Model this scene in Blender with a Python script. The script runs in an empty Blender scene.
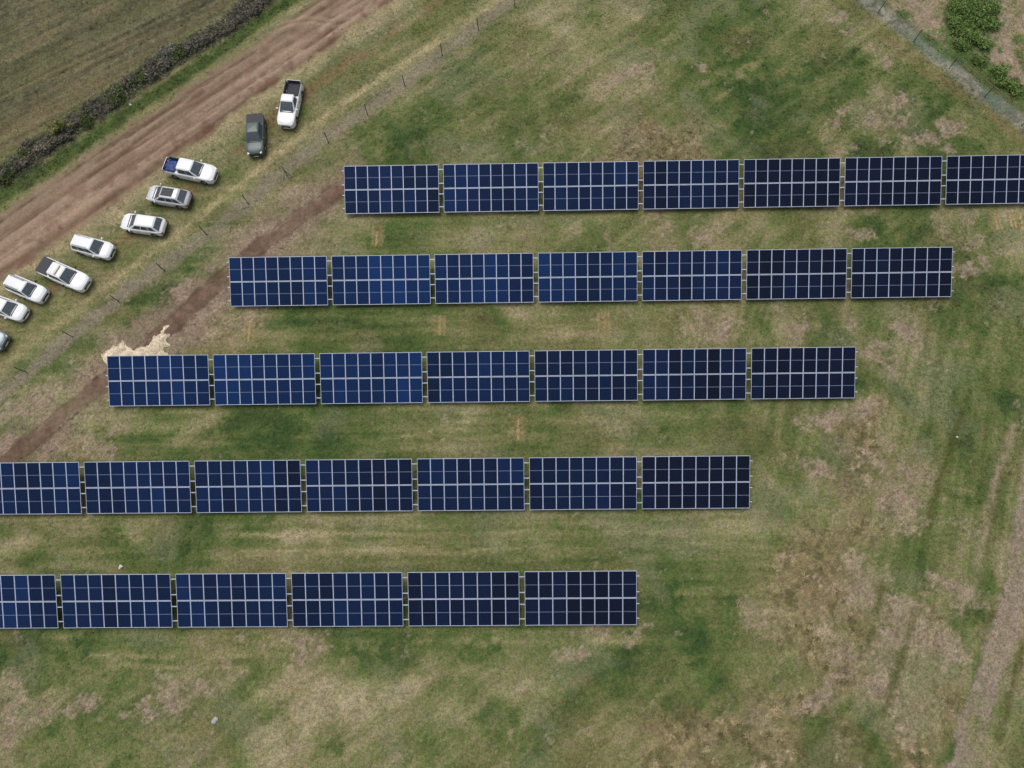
import bpy, bmesh, math, random
import numpy as np
from mathutils import Vector, Matrix

R = math.radians
scene = bpy.context.scene
COL = scene.collection
random.seed(7)
RNG = np.random.default_rng(7)

# ------------------------------------------------------------------ helpers
def link(o, parent=None):
    COL.objects.link(o)
    if parent is not None:
        o.parent = parent
    return o

def tag(o, label=None, cat=None, group=None, kind=None):
    if label: o['label'] = label
    if cat: o['category'] = cat
    if group: o['group'] = group
    if kind: o['kind'] = kind
    return o

def empty(name, loc=(0, 0, 0), rz=0.0):
    o = bpy.data.objects.new(name, None)
    o.empty_display_size = 0.3
    o.location = loc
    o.rotation_euler = (0, 0, rz)
    return link(o)

def mesh_obj(name, bm, mat, parent=None, smooth=None):
    me = bpy.data.meshes.new(name)
    bm.to_mesh(me); bm.free()
    for m in (mat if isinstance(mat, (list, tuple)) else [mat]):
        me.materials.append(m)
    if smooth is not None:
        me.polygons.foreach_set('use_smooth', [True] * len(me.polygons))
        me.set_sharp_from_angle(angle=R(smooth))
    return link(bpy.data.objects.new(name, me), parent)

def np_mesh(name, verts, faces, mat, parent=None, colors=None, smooth=False):
    """verts (n,3), faces (m,k) numpy arrays."""
    me = bpy.data.meshes.new(name)
    n, m, k = len(verts), len(faces), faces.shape[1]
    me.vertices.add(n); me.loops.add(m * k); me.polygons.add(m)
    me.vertices.foreach_set('co', np.ascontiguousarray(verts, dtype=np.float32).ravel())
    me.loops.foreach_set('vertex_index', np.ascontiguousarray(faces, dtype=np.int32).ravel())
    me.polygons.foreach_set('loop_start', np.arange(0, m * k, k, dtype=np.int32))
    me.polygons.foreach_set('loop_total', np.full(m, k, dtype=np.int32))
    if smooth:
        me.polygons.foreach_set('use_smooth', np.ones(m, dtype=bool))
    me.update(calc_edges=True)
    if colors is not None:
        a = me.color_attributes.new('tint', 'FLOAT_COLOR', 'POINT')
        c = np.ones((n, 4), dtype=np.float32); c[:, :3] = colors
        a.data.foreach_set('color', c.ravel())
    me.materials.append(mat)
    return link(bpy.data.objects.new(name, me), parent)

def box(bm, x0, x1, y0, y1, z0, z1, M=None):
    vs = [bm.verts.new((x, y, z)) for z in (z0, z1) for y in (y0, y1) for x in (x0, x1)]
    for f in ((0, 2, 3, 1), (4, 5, 7, 6), (0, 1, 5, 4), (1, 3, 7, 5), (3, 2, 6, 7), (2, 0, 4, 6)):
        bm.faces.new([vs[i] for i in f])
    if M is not None:
        for v in vs: v.co = M @ v.co
    return vs

def tube(bm, p, q, r0, r1=None, n=8):
    r1 = r0 if r1 is None else r1
    p, q = Vector(p), Vector(q)
    d = (q - p).normalized()
    a = d.cross(Vector((0, 0, 1)) if abs(d.z) < .9 else Vector((1, 0, 0))).normalized(); b = d.cross(a)
    A, B = [], []
    for i in range(n):
        t = 2 * math.pi * i / n
        o = a * math.cos(t) + b * math.sin(t)
        A.append(bm.verts.new(p + o * r0)); B.append(bm.verts.new(q + o * r1))
    for i in range(n):
        j = (i + 1) % n
        bm.faces.new((A[i], A[j], B[j], B[i]))
    bm.faces.new(A[::-1]); bm.faces.new(B)

def copy_tree(o, parent=None):
    c = o.copy(); COL.objects.link(c); c.parent = parent
    for ch in list(o.children):
        copy_tree(ch, c)
    return c

# ------------------------------------------------------------------ numpy noise
def _hash(ix, iy, seed):
    h = (ix.astype(np.int64) * 374761393 + iy.astype(np.int64) * 668265263 + seed * 1442695041) & 0xFFFFFFFF
    h = ((h ^ (h >> 13)) * 1274126177) & 0xFFFFFFFF
    h = ((h ^ (h >> 16)) * 2246822519) & 0xFFFFFFFF
    h = h ^ (h >> 15)
    return (h & 0xFFFFFF) / float(0xFFFFFF)

def vnoise(x, y, seed=0):
    ix, iy = np.floor(x), np.floor(y)
    fx, fy = x - ix, y - iy
    fx = fx * fx * fx * (fx * (fx * 6 - 15) + 10); fy = fy * fy * fy * (fy * (fy * 6 - 15) + 10)
    a = _hash(ix, iy, seed); b = _hash(ix + 1, iy, seed)
    c = _hash(ix, iy + 1, seed); d = _hash(ix + 1, iy + 1, seed)
    return (a + (b - a) * fx) * (1 - fy) + (c + (d - c) * fx) * fy

def fbm(x, y, scale, seed=0, octv=4, ax=1.0, rot=0.0, gain=.55):
    """fractal noise centred on 0 (about -.5 .. .5); ax > 1 stretches it along direction rot"""
    c, s = math.cos(rot), math.sin(rot)
    u = (x * c + y * s) / (scale * ax); v = (-x * s + y * c) / scale
    out = np.zeros_like(u); amp, tot = 1.0, 0.0
    for i in range(octv):
        out += amp * (vnoise(u + 17.3 * i, v - 9.1 * i, seed + i * 13) - .5); tot += amp
        u = u * 1.97 * .8 + v * 1.97 * .6 if ax == 1.0 else u * 1.97
        v = (-u * .6 + v * 1.97 * .8) if ax == 1.0 else v * 1.97
        amp *= gain
    return out / tot * 1.7

def sstep(a, b, x):
    t = np.clip((x - a) / (b - a), 0, 1)
    return t * t * (3 - 2 * t)

def dist_poly(x, y, pts):
    """distance to a polyline, and signed side of it"""
    best = np.full(x.shape, 1e9); side = np.zeros(x.shape)
    for (x0, y0), (x1, y1) in zip(pts[:-1], pts[1:]):
        dx, dy = x1 - x0, y1 - y0
        L2 = dx * dx + dy * dy
        t = np.clip(((x - x0) * dx + (y - y0) * dy) / L2, 0, 1)
        d = np.hypot(x - x0 - t * dx, y - y0 - t * dy)
        s = np.sign(dx * (y - y0) - dy * (x - x0))
        m = d < best
        best = np.where(m, d, best); side = np.where(m, s, side)
    return best, side

def lin(r, g, b):
    f = lambda c: (c / 255) / 12.92 if c / 255 <= .04045 else ((c / 255 + .055) / 1.055) ** 2.4
    return np.array([f(r), f(g), f(b)])

LIGHT = 1.00      # relation between how bright the sunlit ground looks and its base colour
def C(r, g, b):
    return lin(r, g, b) / LIGHT

# ------------------------------------------------------------------ plan of the ground (metres)
GRID_X0, GRID_Y0, GRID_STEP = (-62.0, -18.0, 2.8)
GRID = [[5, 5, 5, 5, 5, 5, 5, 5, 5, 2, 2, 2, 3, 3, 2, 4, 4, 3, 3, 3, 2, 3, 2, 2, 3, 3, 6, 6, 3, 6, 1, 6, 0, 6, 2, 3, 3, 3, 3, 3, 3, 3, 3, 3, 3],
 [5, 5, 5, 5, 5, 5, 5, 5, 2, 2, 2, 2, 3, 3, 2, 4, 4, 3, 3, 3, 2, 3, 2, 2, 3, 3, 6, 6, 3, 6, 1, 6, 0, 6, 2, 5, 3, 3, 3, 3, 3, 3, 3, 3, 3],
 [5, 5, 5, 5, 5, 5, 5, 5, 2, 2, 2, 2, 3, 3, 2, 4, 4, 3, 3, 3, 2, 3, 2, 2, 3, 3, 6, 6, 6, 6, 1, 6, 0, 6, 2, 5, 3, 3, 3, 3, 3, 3, 3, 3, 3],
 [5, 5, 5, 5, 5, 5, 5, 5, 3, 1, 2, 2, 2, 3, 2, 3, 4, 4, 4, 4, 3, 2, 3, 3, 2, 1, 2, 2, 3, 6, 6, 2, 5, 5, 6, 2, 3, 3, 3, 3, 3, 3, 3, 3, 3],
 [0, 0, 0, 0, 0, 0, 0, 0, 2, 2, 2, 2, 3, 5, 2, 3, 2, 2, 2, 3, 3, 3, 3, 3, 2, 1, 1, 2, 1, 3, 3, 6, 5, 5, 3, 3, 5, 5, 5, 5, 5, 5, 5, 5, 5],
 [1, 1, 1, 1, 1, 1, 1, 1, 0, 1, 2, 2, 3, 3, 3, 5, 1, 2, 2, 2, 2, 3, 2, 2, 2, 3, 1, 1, 1, 5, 6, 6, 5, 5, 6, 1, 3, 3, 3, 3, 3, 3, 3, 3, 3],
 [4, 4, 4, 4, 4, 4, 4, 4, 2, 3, 2, 1, 1, 3, 3, 4, 3, 3, 3, 2, 2, 2, 2, 3, 3, 3, 1, 2, 1, 3, 6, 6, 5, 2, 2, 5, 1, 5, 5, 5, 5, 5, 5, 5, 5],
 [4, 4, 4, 4, 4, 4, 4, 2, 3, 2, 1, 1, 1, 3, 3, 4, 3, 3, 3, 2, 2, 2, 2, 3, 3, 3, 2, 3, 2, 3, 6, 6, 3, 2, 1, 3, 3, 5, 5, 5, 5, 5, 5, 5, 5],
 [2, 2, 2, 2, 2, 2, 2, 3, 2, 1, 2, 2, 0, 1, 2, 3, 4, 3, 3, 3, 2, 2, 3, 2, 2, 3, 2, 3, 3, 3, 2, 3, 6, 5, 3, 2, 3, 2, 2, 2, 2, 2, 2, 2, 2],
 [2, 2, 2, 2, 2, 2, 2, 3, 2, 1, 2, 2, 0, 1, 2, 3, 4, 3, 3, 3, 2, 2, 3, 2, 2, 3, 2, 3, 3, 3, 3, 2, 5, 3, 5, 2, 1, 3, 3, 3, 3, 3, 3, 3, 3],
 [2, 2, 2, 2, 2, 2, 2, 2, 2, 2, 2, 2, 3, 0, 0, 1, 0, 1, 2, 3, 3, 3, 2, 2, 2, 3, 3, 2, 2, 1, 3, 1, 6, 6, 5, 2, 1, 3, 3, 3, 3, 3, 3, 3, 3],
 [2, 2, 2, 2, 2, 2, 2, 5, 5, 2, 2, 2, 3, 0, 0, 1, 0, 1, 2, 3, 3, 3, 2, 2, 2, 3, 3, 2, 2, 1, 2, 3, 6, 6, 3, 2, 1, 2, 2, 2, 2, 2, 2, 2, 2],
 [2, 2, 2, 2, 2, 2, 5, 5, 5, 5, 2, 2, 3, 0, 0, 1, 0, 1, 2, 3, 3, 3, 2, 2, 2, 3, 3, 2, 2, 1, 2, 2, 3, 3, 0, 3, 2, 1, 2, 2, 2, 2, 2, 2, 2],
 [5, 5, 5, 5, 5, 5, 2, 2, 5, 5, 2, 2, 2, 2, 2, 1, 1, 0, 1, 2, 2, 1, 2, 3, 3, 3, 3, 5, 5, 5, 2, 5, 1, 3, 5, 3, 2, 2, 2, 2, 2, 2, 2, 2, 2],
 [3, 3, 3, 3, 3, 3, 3, 2, 2, 2, 5, 5, 5, 2, 2, 1, 1, 0, 1, 2, 2, 1, 2, 3, 3, 3, 3, 3, 5, 5, 2, 5, 1, 3, 2, 5, 2, 1, 2, 2, 2, 2, 2, 2, 2],
 [3, 3, 3, 3, 3, 3, 3, 2, 2, 2, 1, 5, 5, 5, 2, 1, 1, 0, 1, 2, 2, 1, 2, 3, 3, 3, 3, 3, 5, 5, 2, 5, 1, 3, 2, 5, 2, 1, 2, 2, 2, 2, 2, 2, 2],
 [3, 3, 3, 3, 3, 3, 3, 3, 5, 1, 1, 5, 5, 5, 2, 1, 1, 0, 1, 2, 2, 4, 4, 3, 2, 2, 3, 5, 2, 5, 3, 2, 2, 5, 1, 1, 5, 0, 2, 2, 2, 2, 2, 2, 2],
 [3, 3, 3, 3, 3, 3, 3, 3, 3, 5, 2, 2, 5, 5, 5, 3, 3, 1, 2, 3, 3, 4, 4, 3, 2, 2, 3, 5, 2, 5, 3, 2, 2, 5, 1, 1, 5, 2, 2, 4, 4, 4, 4, 4, 4],
 [3, 3, 3, 3, 3, 3, 3, 3, 3, 3, 5, 2, 5, 5, 5, 5, 3, 1, 2, 3, 3, 4, 4, 3, 3, 2, 3, 5, 2, 5, 3, 2, 2, 5, 1, 1, 1, 5, 2, 4, 4, 4, 4, 4, 4],
 [3, 3, 3, 3, 3, 3, 3, 3, 3, 2, 4, 3, 3, 5, 2, 2, 5, 2, 3, 3, 3, 4, 4, 3, 3, 2, 3, 5, 2, 5, 3, 2, 2, 5, 5, 1, 1, 5, 2, 4, 4, 4, 4, 4, 4],
 [3, 3, 3, 3, 3, 3, 3, 3, 3, 3, 2, 2, 4, 5, 3, 3, 3, 2, 2, 2, 3, 3, 2, 3, 3, 3, 6, 6, 6, 2, 0, 1, 5, 5, 0, 0, 5, 0, 0, 2, 2, 2, 2, 2, 2],
 [3, 3, 3, 3, 3, 3, 3, 3, 3, 3, 2, 2, 4, 5, 3, 3, 3, 2, 0, 2, 3, 3, 2, 3, 3, 3, 6, 6, 6, 2, 0, 1, 1, 5, 0, 0, 5, 0, 0, 2, 2, 2, 2, 2, 2],
 [3, 3, 3, 3, 3, 3, 3, 3, 3, 3, 3, 3, 3, 3, 3, 5, 2, 2, 0, 2, 3, 3, 2, 3, 3, 3, 6, 6, 6, 2, 0, 0, 1, 5, 2, 5, 1, 0, 3, 3, 3, 3, 3, 3, 3],
 [3, 3, 3, 3, 3, 3, 3, 3, 3, 3, 3, 3, 3, 3, 2, 3, 3, 3, 2, 2, 3, 2, 2, 2, 2, 2, 2, 2, 2, 2, 0, 0, 0, 1, 2, 5, 1, 0, 0, 3, 3, 3, 3, 3, 3],
 [3, 3, 3, 3, 3, 3, 3, 3, 3, 3, 3, 3, 3, 3, 2, 2, 3, 3, 4, 3, 2, 2, 3, 3, 3, 5, 3, 5, 2, 2, 2, 0, 1, 2, 1, 2, 1, 1, 3, 1, 1, 1, 1, 1, 1],
 [3, 3, 3, 3, 3, 3, 3, 3, 3, 3, 3, 3, 3, 3, 2, 2, 3, 3, 4, 3, 2, 2, 3, 3, 4, 3, 3, 2, 2, 1, 1, 1, 2, 2, 2, 3, 3, 3, 5, 0, 5, 5, 5, 5, 5],
 [3, 3, 3, 3, 3, 3, 3, 3, 3, 3, 3, 3, 3, 3, 3, 3, 3, 3, 3, 2, 3, 2, 3, 3, 4, 3, 3, 2, 2, 2, 1, 1, 2, 2, 2, 3, 3, 3, 5, 0, 5, 5, 5, 5, 5],
 [3, 3, 3, 3, 3, 3, 3, 3, 3, 3, 3, 3, 3, 3, 3, 3, 3, 3, 3, 2, 2, 3, 4, 4, 4, 2, 3, 2, 1, 1, 1, 1, 2, 3, 2, 2, 5, 5, 5, 0, 5, 5, 5, 5, 5],
 [3, 3, 3, 3, 3, 3, 3, 3, 3, 3, 3, 3, 3, 3, 3, 3, 3, 3, 3, 2, 2, 3, 4, 4, 4, 2, 3, 2, 1, 1, 1, 1, 2, 3, 3, 2, 5, 5, 5, 0, 0, 5, 5, 5, 5],
 [3, 3, 3, 3, 3, 3, 3, 3, 3, 3, 3, 3, 3, 3, 3, 3, 3, 3, 3, 2, 2, 3, 4, 4, 4, 2, 3, 2, 2, 1, 1, 1, 2, 3, 3, 2, 5, 5, 5, 5, 0, 5, 5, 5, 5]]
KINDS = {'D': (1.0, 0, 0), 'G': (.82, 0, 0), 'M': (.56, .04, 0), 'O': (.30, .16, .1), 'S': (.06, .10, 0), 'P': (.20, .60, .25), 'B': (.08, .24, 1.0)}
COVER = [KINDS[k] for k in 'DGMOSPB']          # cover kinds in the order the plan numbers them
GA = np.array([[COVER[c] for c in row] for row in GRID])

def grid_at(x, y):
    u = np.clip((x - GRID_X0) / GRID_STEP, 0, GA.shape[1] - 1.001); v = np.clip((y - GRID_Y0) / GRID_STEP, 0, GA.shape[0] - 1.001)
    i, j = u.astype(int), v.astype(int); fu = (u - i)[:, None]; fv = (v - j)[:, None]
    fu = fu * fu * (3 - 2 * fu); fv = fv * fv * (3 - 2 * fv)
    return (GA[j, i] * (1 - fu) + GA[j, i + 1] * fu) * (1 - fv) + (GA[j + 1, i] * (1 - fu) + GA[j + 1, i + 1] * fu) * fv

def ext(pts, a=160, b=160):
    """lengthen a polyline at both ends"""
    p0, p1 = np.array(pts[0]), np.array(pts[1]); q0, q1 = np.array(pts[-1]), np.array(pts[-2])
    s = p0 + (p0 - p1) / np.linalg.norm(p0 - p1) * a if a else None
    e = q0 + (q0 - q1) / np.linalg.norm(q0 - q1) * b if b else None
    return ([tuple(s)] if a else []) + list(pts) + ([tuple(e)] if b else [])

ROAD_TOP = ext([(-51.92, 35.45), (-44.46, 41.76), (-32.81, 51.45), (-22.45, 60.41)])
ROAD_LOW = ext([(-50.58, 28.33), (-45.2, 32.5), (-38.81, 38.0), (-32.68, 43.62), (-24.66, 51.27), (-18.73, 56.04), (-14.0, 60.72)])
ROAD_MID = ext([(-51.24, 31.84), (-42.5, 39.66), (-32.71, 47.66), (-23.38, 55.25), (-17.79, 60.56)])
RUTS = [(ext([(-51.63, 33.91), (-45.47, 39.14), (-39.07, 44.46), (-30.45, 51.15), (-19.93, 60.08)]), .55, .75), (ext([(-50.94, 30.23), (-44.46, 35.98), (-37.67, 41.63), (-30.58, 47.26), (-23.23, 53.23), (-18.23, 58.73)]), .35, .7),
        (ext([(-48.92, 29.99), (-41.94, 35.94), (-33.76, 43.18), (-26.9, 49.11), (-20.15, 54.8), (-14.61, 59.69)]), .8, .75), (ext([(-51.46, 33.03), (-44.42, 38.9), (-37.99, 44.08), (-29.56, 50.64), (-19.36, 59.54)]), .25, .6),
        (ext([(-51.87, 35.23), (-43.86, 41.86), (-33.05, 50.72), (-22.11, 60.14)]), .5, .45), (ext([(-50.74, 29.17), (-42.88, 35.51), (-34.69, 42.38), (-25.15, 50.79), (-17.1, 57.67)]), .25, .5), (ext([(-51.36, 32.49), (-42.58, 40.23), (-35.19, 46.51), (-27.44, 52.83), (-19.31, 58.76)]), .22, .6), (ext([(-48.54, 33.42), (-40.54, 40.19), (-32.15, 47.29), (-23.28, 53.99), (-15.92, 59.98)]), .3, .5), (ext([(-51.75, 34.57), (-44.71, 40.73), (-36.36, 47.62), (-25.58, 56.07)]), .2, .7), (ext([(-51.06, 30.87), (-44.1, 36.87), (-36.81, 42.89), (-29.69, 48.81)]), .2, .45)]
ROAD_CURVE = [(-28.18, 56.39), (-25.16, 57.6), (-22.5, 58.06), (-19.78, 57.47), (-18.19, 57.95)]
VERGE_GREEN = ext([(-52.25, 37.24), (-46.87, 41.46), (-39.05, 48.16), (-32.33, 53.94), (-24.98, 60.74)])
HEDGE = ext([(-52.64, 39.27), (-48.22, 43.34), (-42.75, 48.36), (-37.06, 53.3), (-32.09, 56.74), (-27.29, 61.06)])
HEDGE_TOP = ext([(-53.07, 41.58), (-47.69, 46.41), (-42.1, 51.16), (-36.29, 55.81), (-30.31, 60.61)])
PARK_TRACK = ext([(-50.29, 21.7), (-46.29, 26.19), (-42.05, 30.09), (-37.66, 33.89), (-32.7, 38.34), (-27.63, 43.41), (-22.81, 48.9), (-17.9, 52.61), (-12.16, 57.29), (-8.58, 60.06)])
PARK_TRACK2 = ext([(-49.91, 19.73), (-45.85, 23.64), (-41.22, 27.88), (-36.46, 32.35), (-30.56, 37.18), (-25.47, 42.2), (-19.69, 47.51), (-13.68, 52.51), (-7.48, 58.73)])
STRAW = ext([(-48.9, 19.42), (-43.98, 23.92), (-38.89, 28.57), (-33.61, 33.28), (-26.69, 39.82), (-21.58, 44.81), (-15.65, 49.6), (-8.48, 55.16), (-2.11, 60.42)])
FENCE_STRIP = ext([(-48.39, 16.72), (-46.24, 18.81), (-41.93, 23.09), (-36.85, 27.92), (-31.51, 32.16), (-25.62, 37.99), (-19.46, 43.71), (-12.52, 49.53), (-7.4, 54.12), (-1.04, 59.87)])
TRENCH = ext([(-16.94, 38.62), (-19.5, 36.43), (-21.86, 34.6), (-25.36, 31.64), (-29.53, 27.49), (-32.09, 24.56), (-35.9, 20.82), (-39.19, 17.56), (-42.44, 14.57), (-45.58, 11.46), (-48.09, 9.31)], 0, 60)
GREY_STRIP = ext([(36.44, 59.71), (38.96, 56.81), (41.57, 53.48), (44.14, 50.47), (46.66, 47.52), (50.53, 43.69)])
GREY_BROWN = ext([(35.0, 58.45), (37.67, 55.07), (40.71, 51.28), (43.31, 48.55), (45.95, 46.35), (48.86, 43.26)])
GREY_DARK = ext([(38.29, 59.4), (41.09, 55.75), (43.96, 52.43), (46.5, 49.44), (49.29, 46.52)])
TRACK_THIN = [(43.42, 13.0), (41.96, 10.32), (40.86, 8.14), (39.22, 3.88), (37.71, 0.18), (36.2, -2.3), (35.01, -4.96), (33.95, -7.41)]
TRACK_WIDE = ext([(43.43, 5.96), (41.85, 1.38), (40.56, -1.85), (38.75, -5.37), (36.91, -8.78), (35.42, -11.36), (34.07, -14.6)])
TRACK_RUTS = [[(30.02, -0.58), (29.18, -2.42), (28.03, -5.31)], [(33.57, -0.2), (32.37, -2.59), (30.98, -5.71), (29.48, -8.75), (27.72, -12.07), (26.59, -14.58)], [(39.1, 14.41), (37.43, 10.81), (36.13, 8.18), (34.71, 4.76)], [(40.77, -4.99), (39.07, -8.79), (37.42, -12.46)], [(42.81, 12.55), (40.54, 6.42), (38.77, 1.4)]]
DIAG_TRACKS = [[(-0.9, 48.55), (2.57, 52.14), (6.3, 54.81), (9.76, 57.01), (12.83, 59.0)], [(-0.89, 49.52), (2.91, 53.38), (6.99, 56.31), (10.73, 59.58)], [(10.5, 54.71), (14.3, 56.9), (18.2, 59.65)]]
# bare soil, dry and lush blobs: x, y, half length, half width, direction (world degrees), strength
SOIL = [(-45.48, 16.11, 2.83, 1.32, 0.47), (-32.63, 26.71, 2.08, 0.94, 0.58), (-31.34, 22.15, 3.21, 1.51, 0.66), (-28.7, 25.94, 1.7, 0.75, 0.67), (-26.28, 23.68, 1.89, 0.94, 0.36), (-30.02, 29.27, 1.32, 0.85, 0.78), (-23.06, 37.38, 1.51, 1.13, 0.78), (-38.72, 22.05, 1.13, 0.85, 0.78), (-46.51, 12.57, 1.51, 0.94, 0.78), (-18.25, -5.48, 1.32, 1.6, 2.0), (17.34, 32.11, 1.89, 1.13, 0.71), (17.01, 23.08, 2.64, 1.51, 0.17), (32.41, 31.65, 0.85, 1.13, 1.43), (25.24, 22.18, 1.7, 1.04, 0.17), (24.04, 20.44, 1.13, 0.57, -0.01), (43.01, 33.6, 1.13, 0.94, 0.96), (43.13, 30.52, 1.32, 0.85, 0.51), (43.75, 28.75, 1.32, 0.66, 1.9), (45.34, 29.76, 1.32, 0.47, -0.02), (41.98, 27.75, 0.94, 0.94, 0.95), (38.49, 46.75, 0.85, 1.04, 1.14), (36.65, 45.14, 0.94, 0.75, 0.7), (34.92, 44.24, 1.32, 0.66, 0.18), (37.87, 43.95, 1.51, 0.75, -0.02), (38.58, 42.09, 0.85, 0.85, 1.42), (32.48, 45.46, 1.13, 0.47, 0.7), (31.63, 44.31, 0.85, 0.57, 0.54), (32.01, 41.08, 1.13, 0.57, 0.18), (42.41, 43.16, 1.23, 1.04, 1.12), (43.74, 43.37, 0.75, 0.85, 1.26), (40.98, 42.27, 0.85, 1.04, 1.12), (42.52, 40.88, 0.75, 0.57, -0.02), (33.2, 56.7, 0.66, 1.32, 1.9), (34.6, 55.4, 0.75, 0.66, 1.74), (36.56, 53.1, 1.32, 0.66, 2.07), (37.68, 51.59, 0.75, 0.47, 1.89), (30.32, 58.95, 0.75, 0.47, -0.02), (18.58, 50.8, 0.94, 0.57, 0.38), (18.98, 49.33, 0.75, 0.47, -0.02), (12.41, 51.18, 2.83, 0.57, 0.23), (9.76, 49.77, 2.45, 0.66, 0.38), (41.79, 56.23, 2.08, 1.51, 2.24), (44.42, 55.16, 1.32, 1.13, 1.87), (51.35, 56.26, 1.89, 1.7, 0.98), (49.57, 52.3, 1.89, 0.94, 0.98), (50.91, 51.29, 1.32, 1.32, -0.02), (42.87, 58.38, 2.26, 0.75, -0.02), (48.04, 49.53, 0.94, 0.57, 2.24), (43.45, 53.68, 1.32, 0.57, 2.24), (31.99, 6.49, 1.7, 2.45, 1.1), (33.24, 9.08, 2.08, 0.94, 2.36), (31.2, 9.99, 1.51, 0.75, 2.36), (27.97, -0.97, 2.08, 2.83, 1.26), (31.34, -3.38, 2.45, 2.83, 1.08), (25.86, -5.69, 1.7, 1.51, 0.93), (33.14, -4.95, 1.32, 2.45, 1.24), (25.4, -7.98, 2.45, 0.75, 0.62), (23.61, -9.48, 2.08, 0.75, 0.62), (28.52, -8.75, 1.32, 2.26, 1.08), (-42.26, -9.24, 2.08, 0.75, 1.15), (-42.29, -12.24, 1.7, 1.32, 1.56), (-39.98, -10.38, 2.45, 0.85, 0.61), (-37.2, -9.64, 1.7, 0.85, 0.34), (-42.29, -7.7, 1.13, 0.94, 1.56), (-27.4, -4.65, 0.75, 0.47, 0.0), (-28.17, -8.91, 3.77, 1.7, 0.33), (18.2, 21.78, 1.51, 0.94, 0.35), (-38.27, 11.39, 1.13, 1.51, 0.96), (-42.86, 11.62, 1.13, 0.75, 0.76), (-37.17, 13.21, 1.51, 0.85, 0.76), (6.08, -4.19, 2.26, 0.66, 0.08), (9.39, -4.2, 1.32, 0.85, 0.48), (3.95, -5.97, 1.51, 0.57, 0.07), (25.43, 9.16, 0.94, 1.89, 1.29), (26.41, 13.64, 1.7, 0.94, 0.16), (30.23, 14.33, 1.89, 0.94, 0.17), (35.22, 22.04, 1.51, 2.08, 0.96), (32.66, 20.14, 1.51, 1.89, 1.27), (30.32, 23.09, 1.32, 0.75, 1.95), (36.26, -1.02, 0.75, 2.45, 1.15)]
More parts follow.
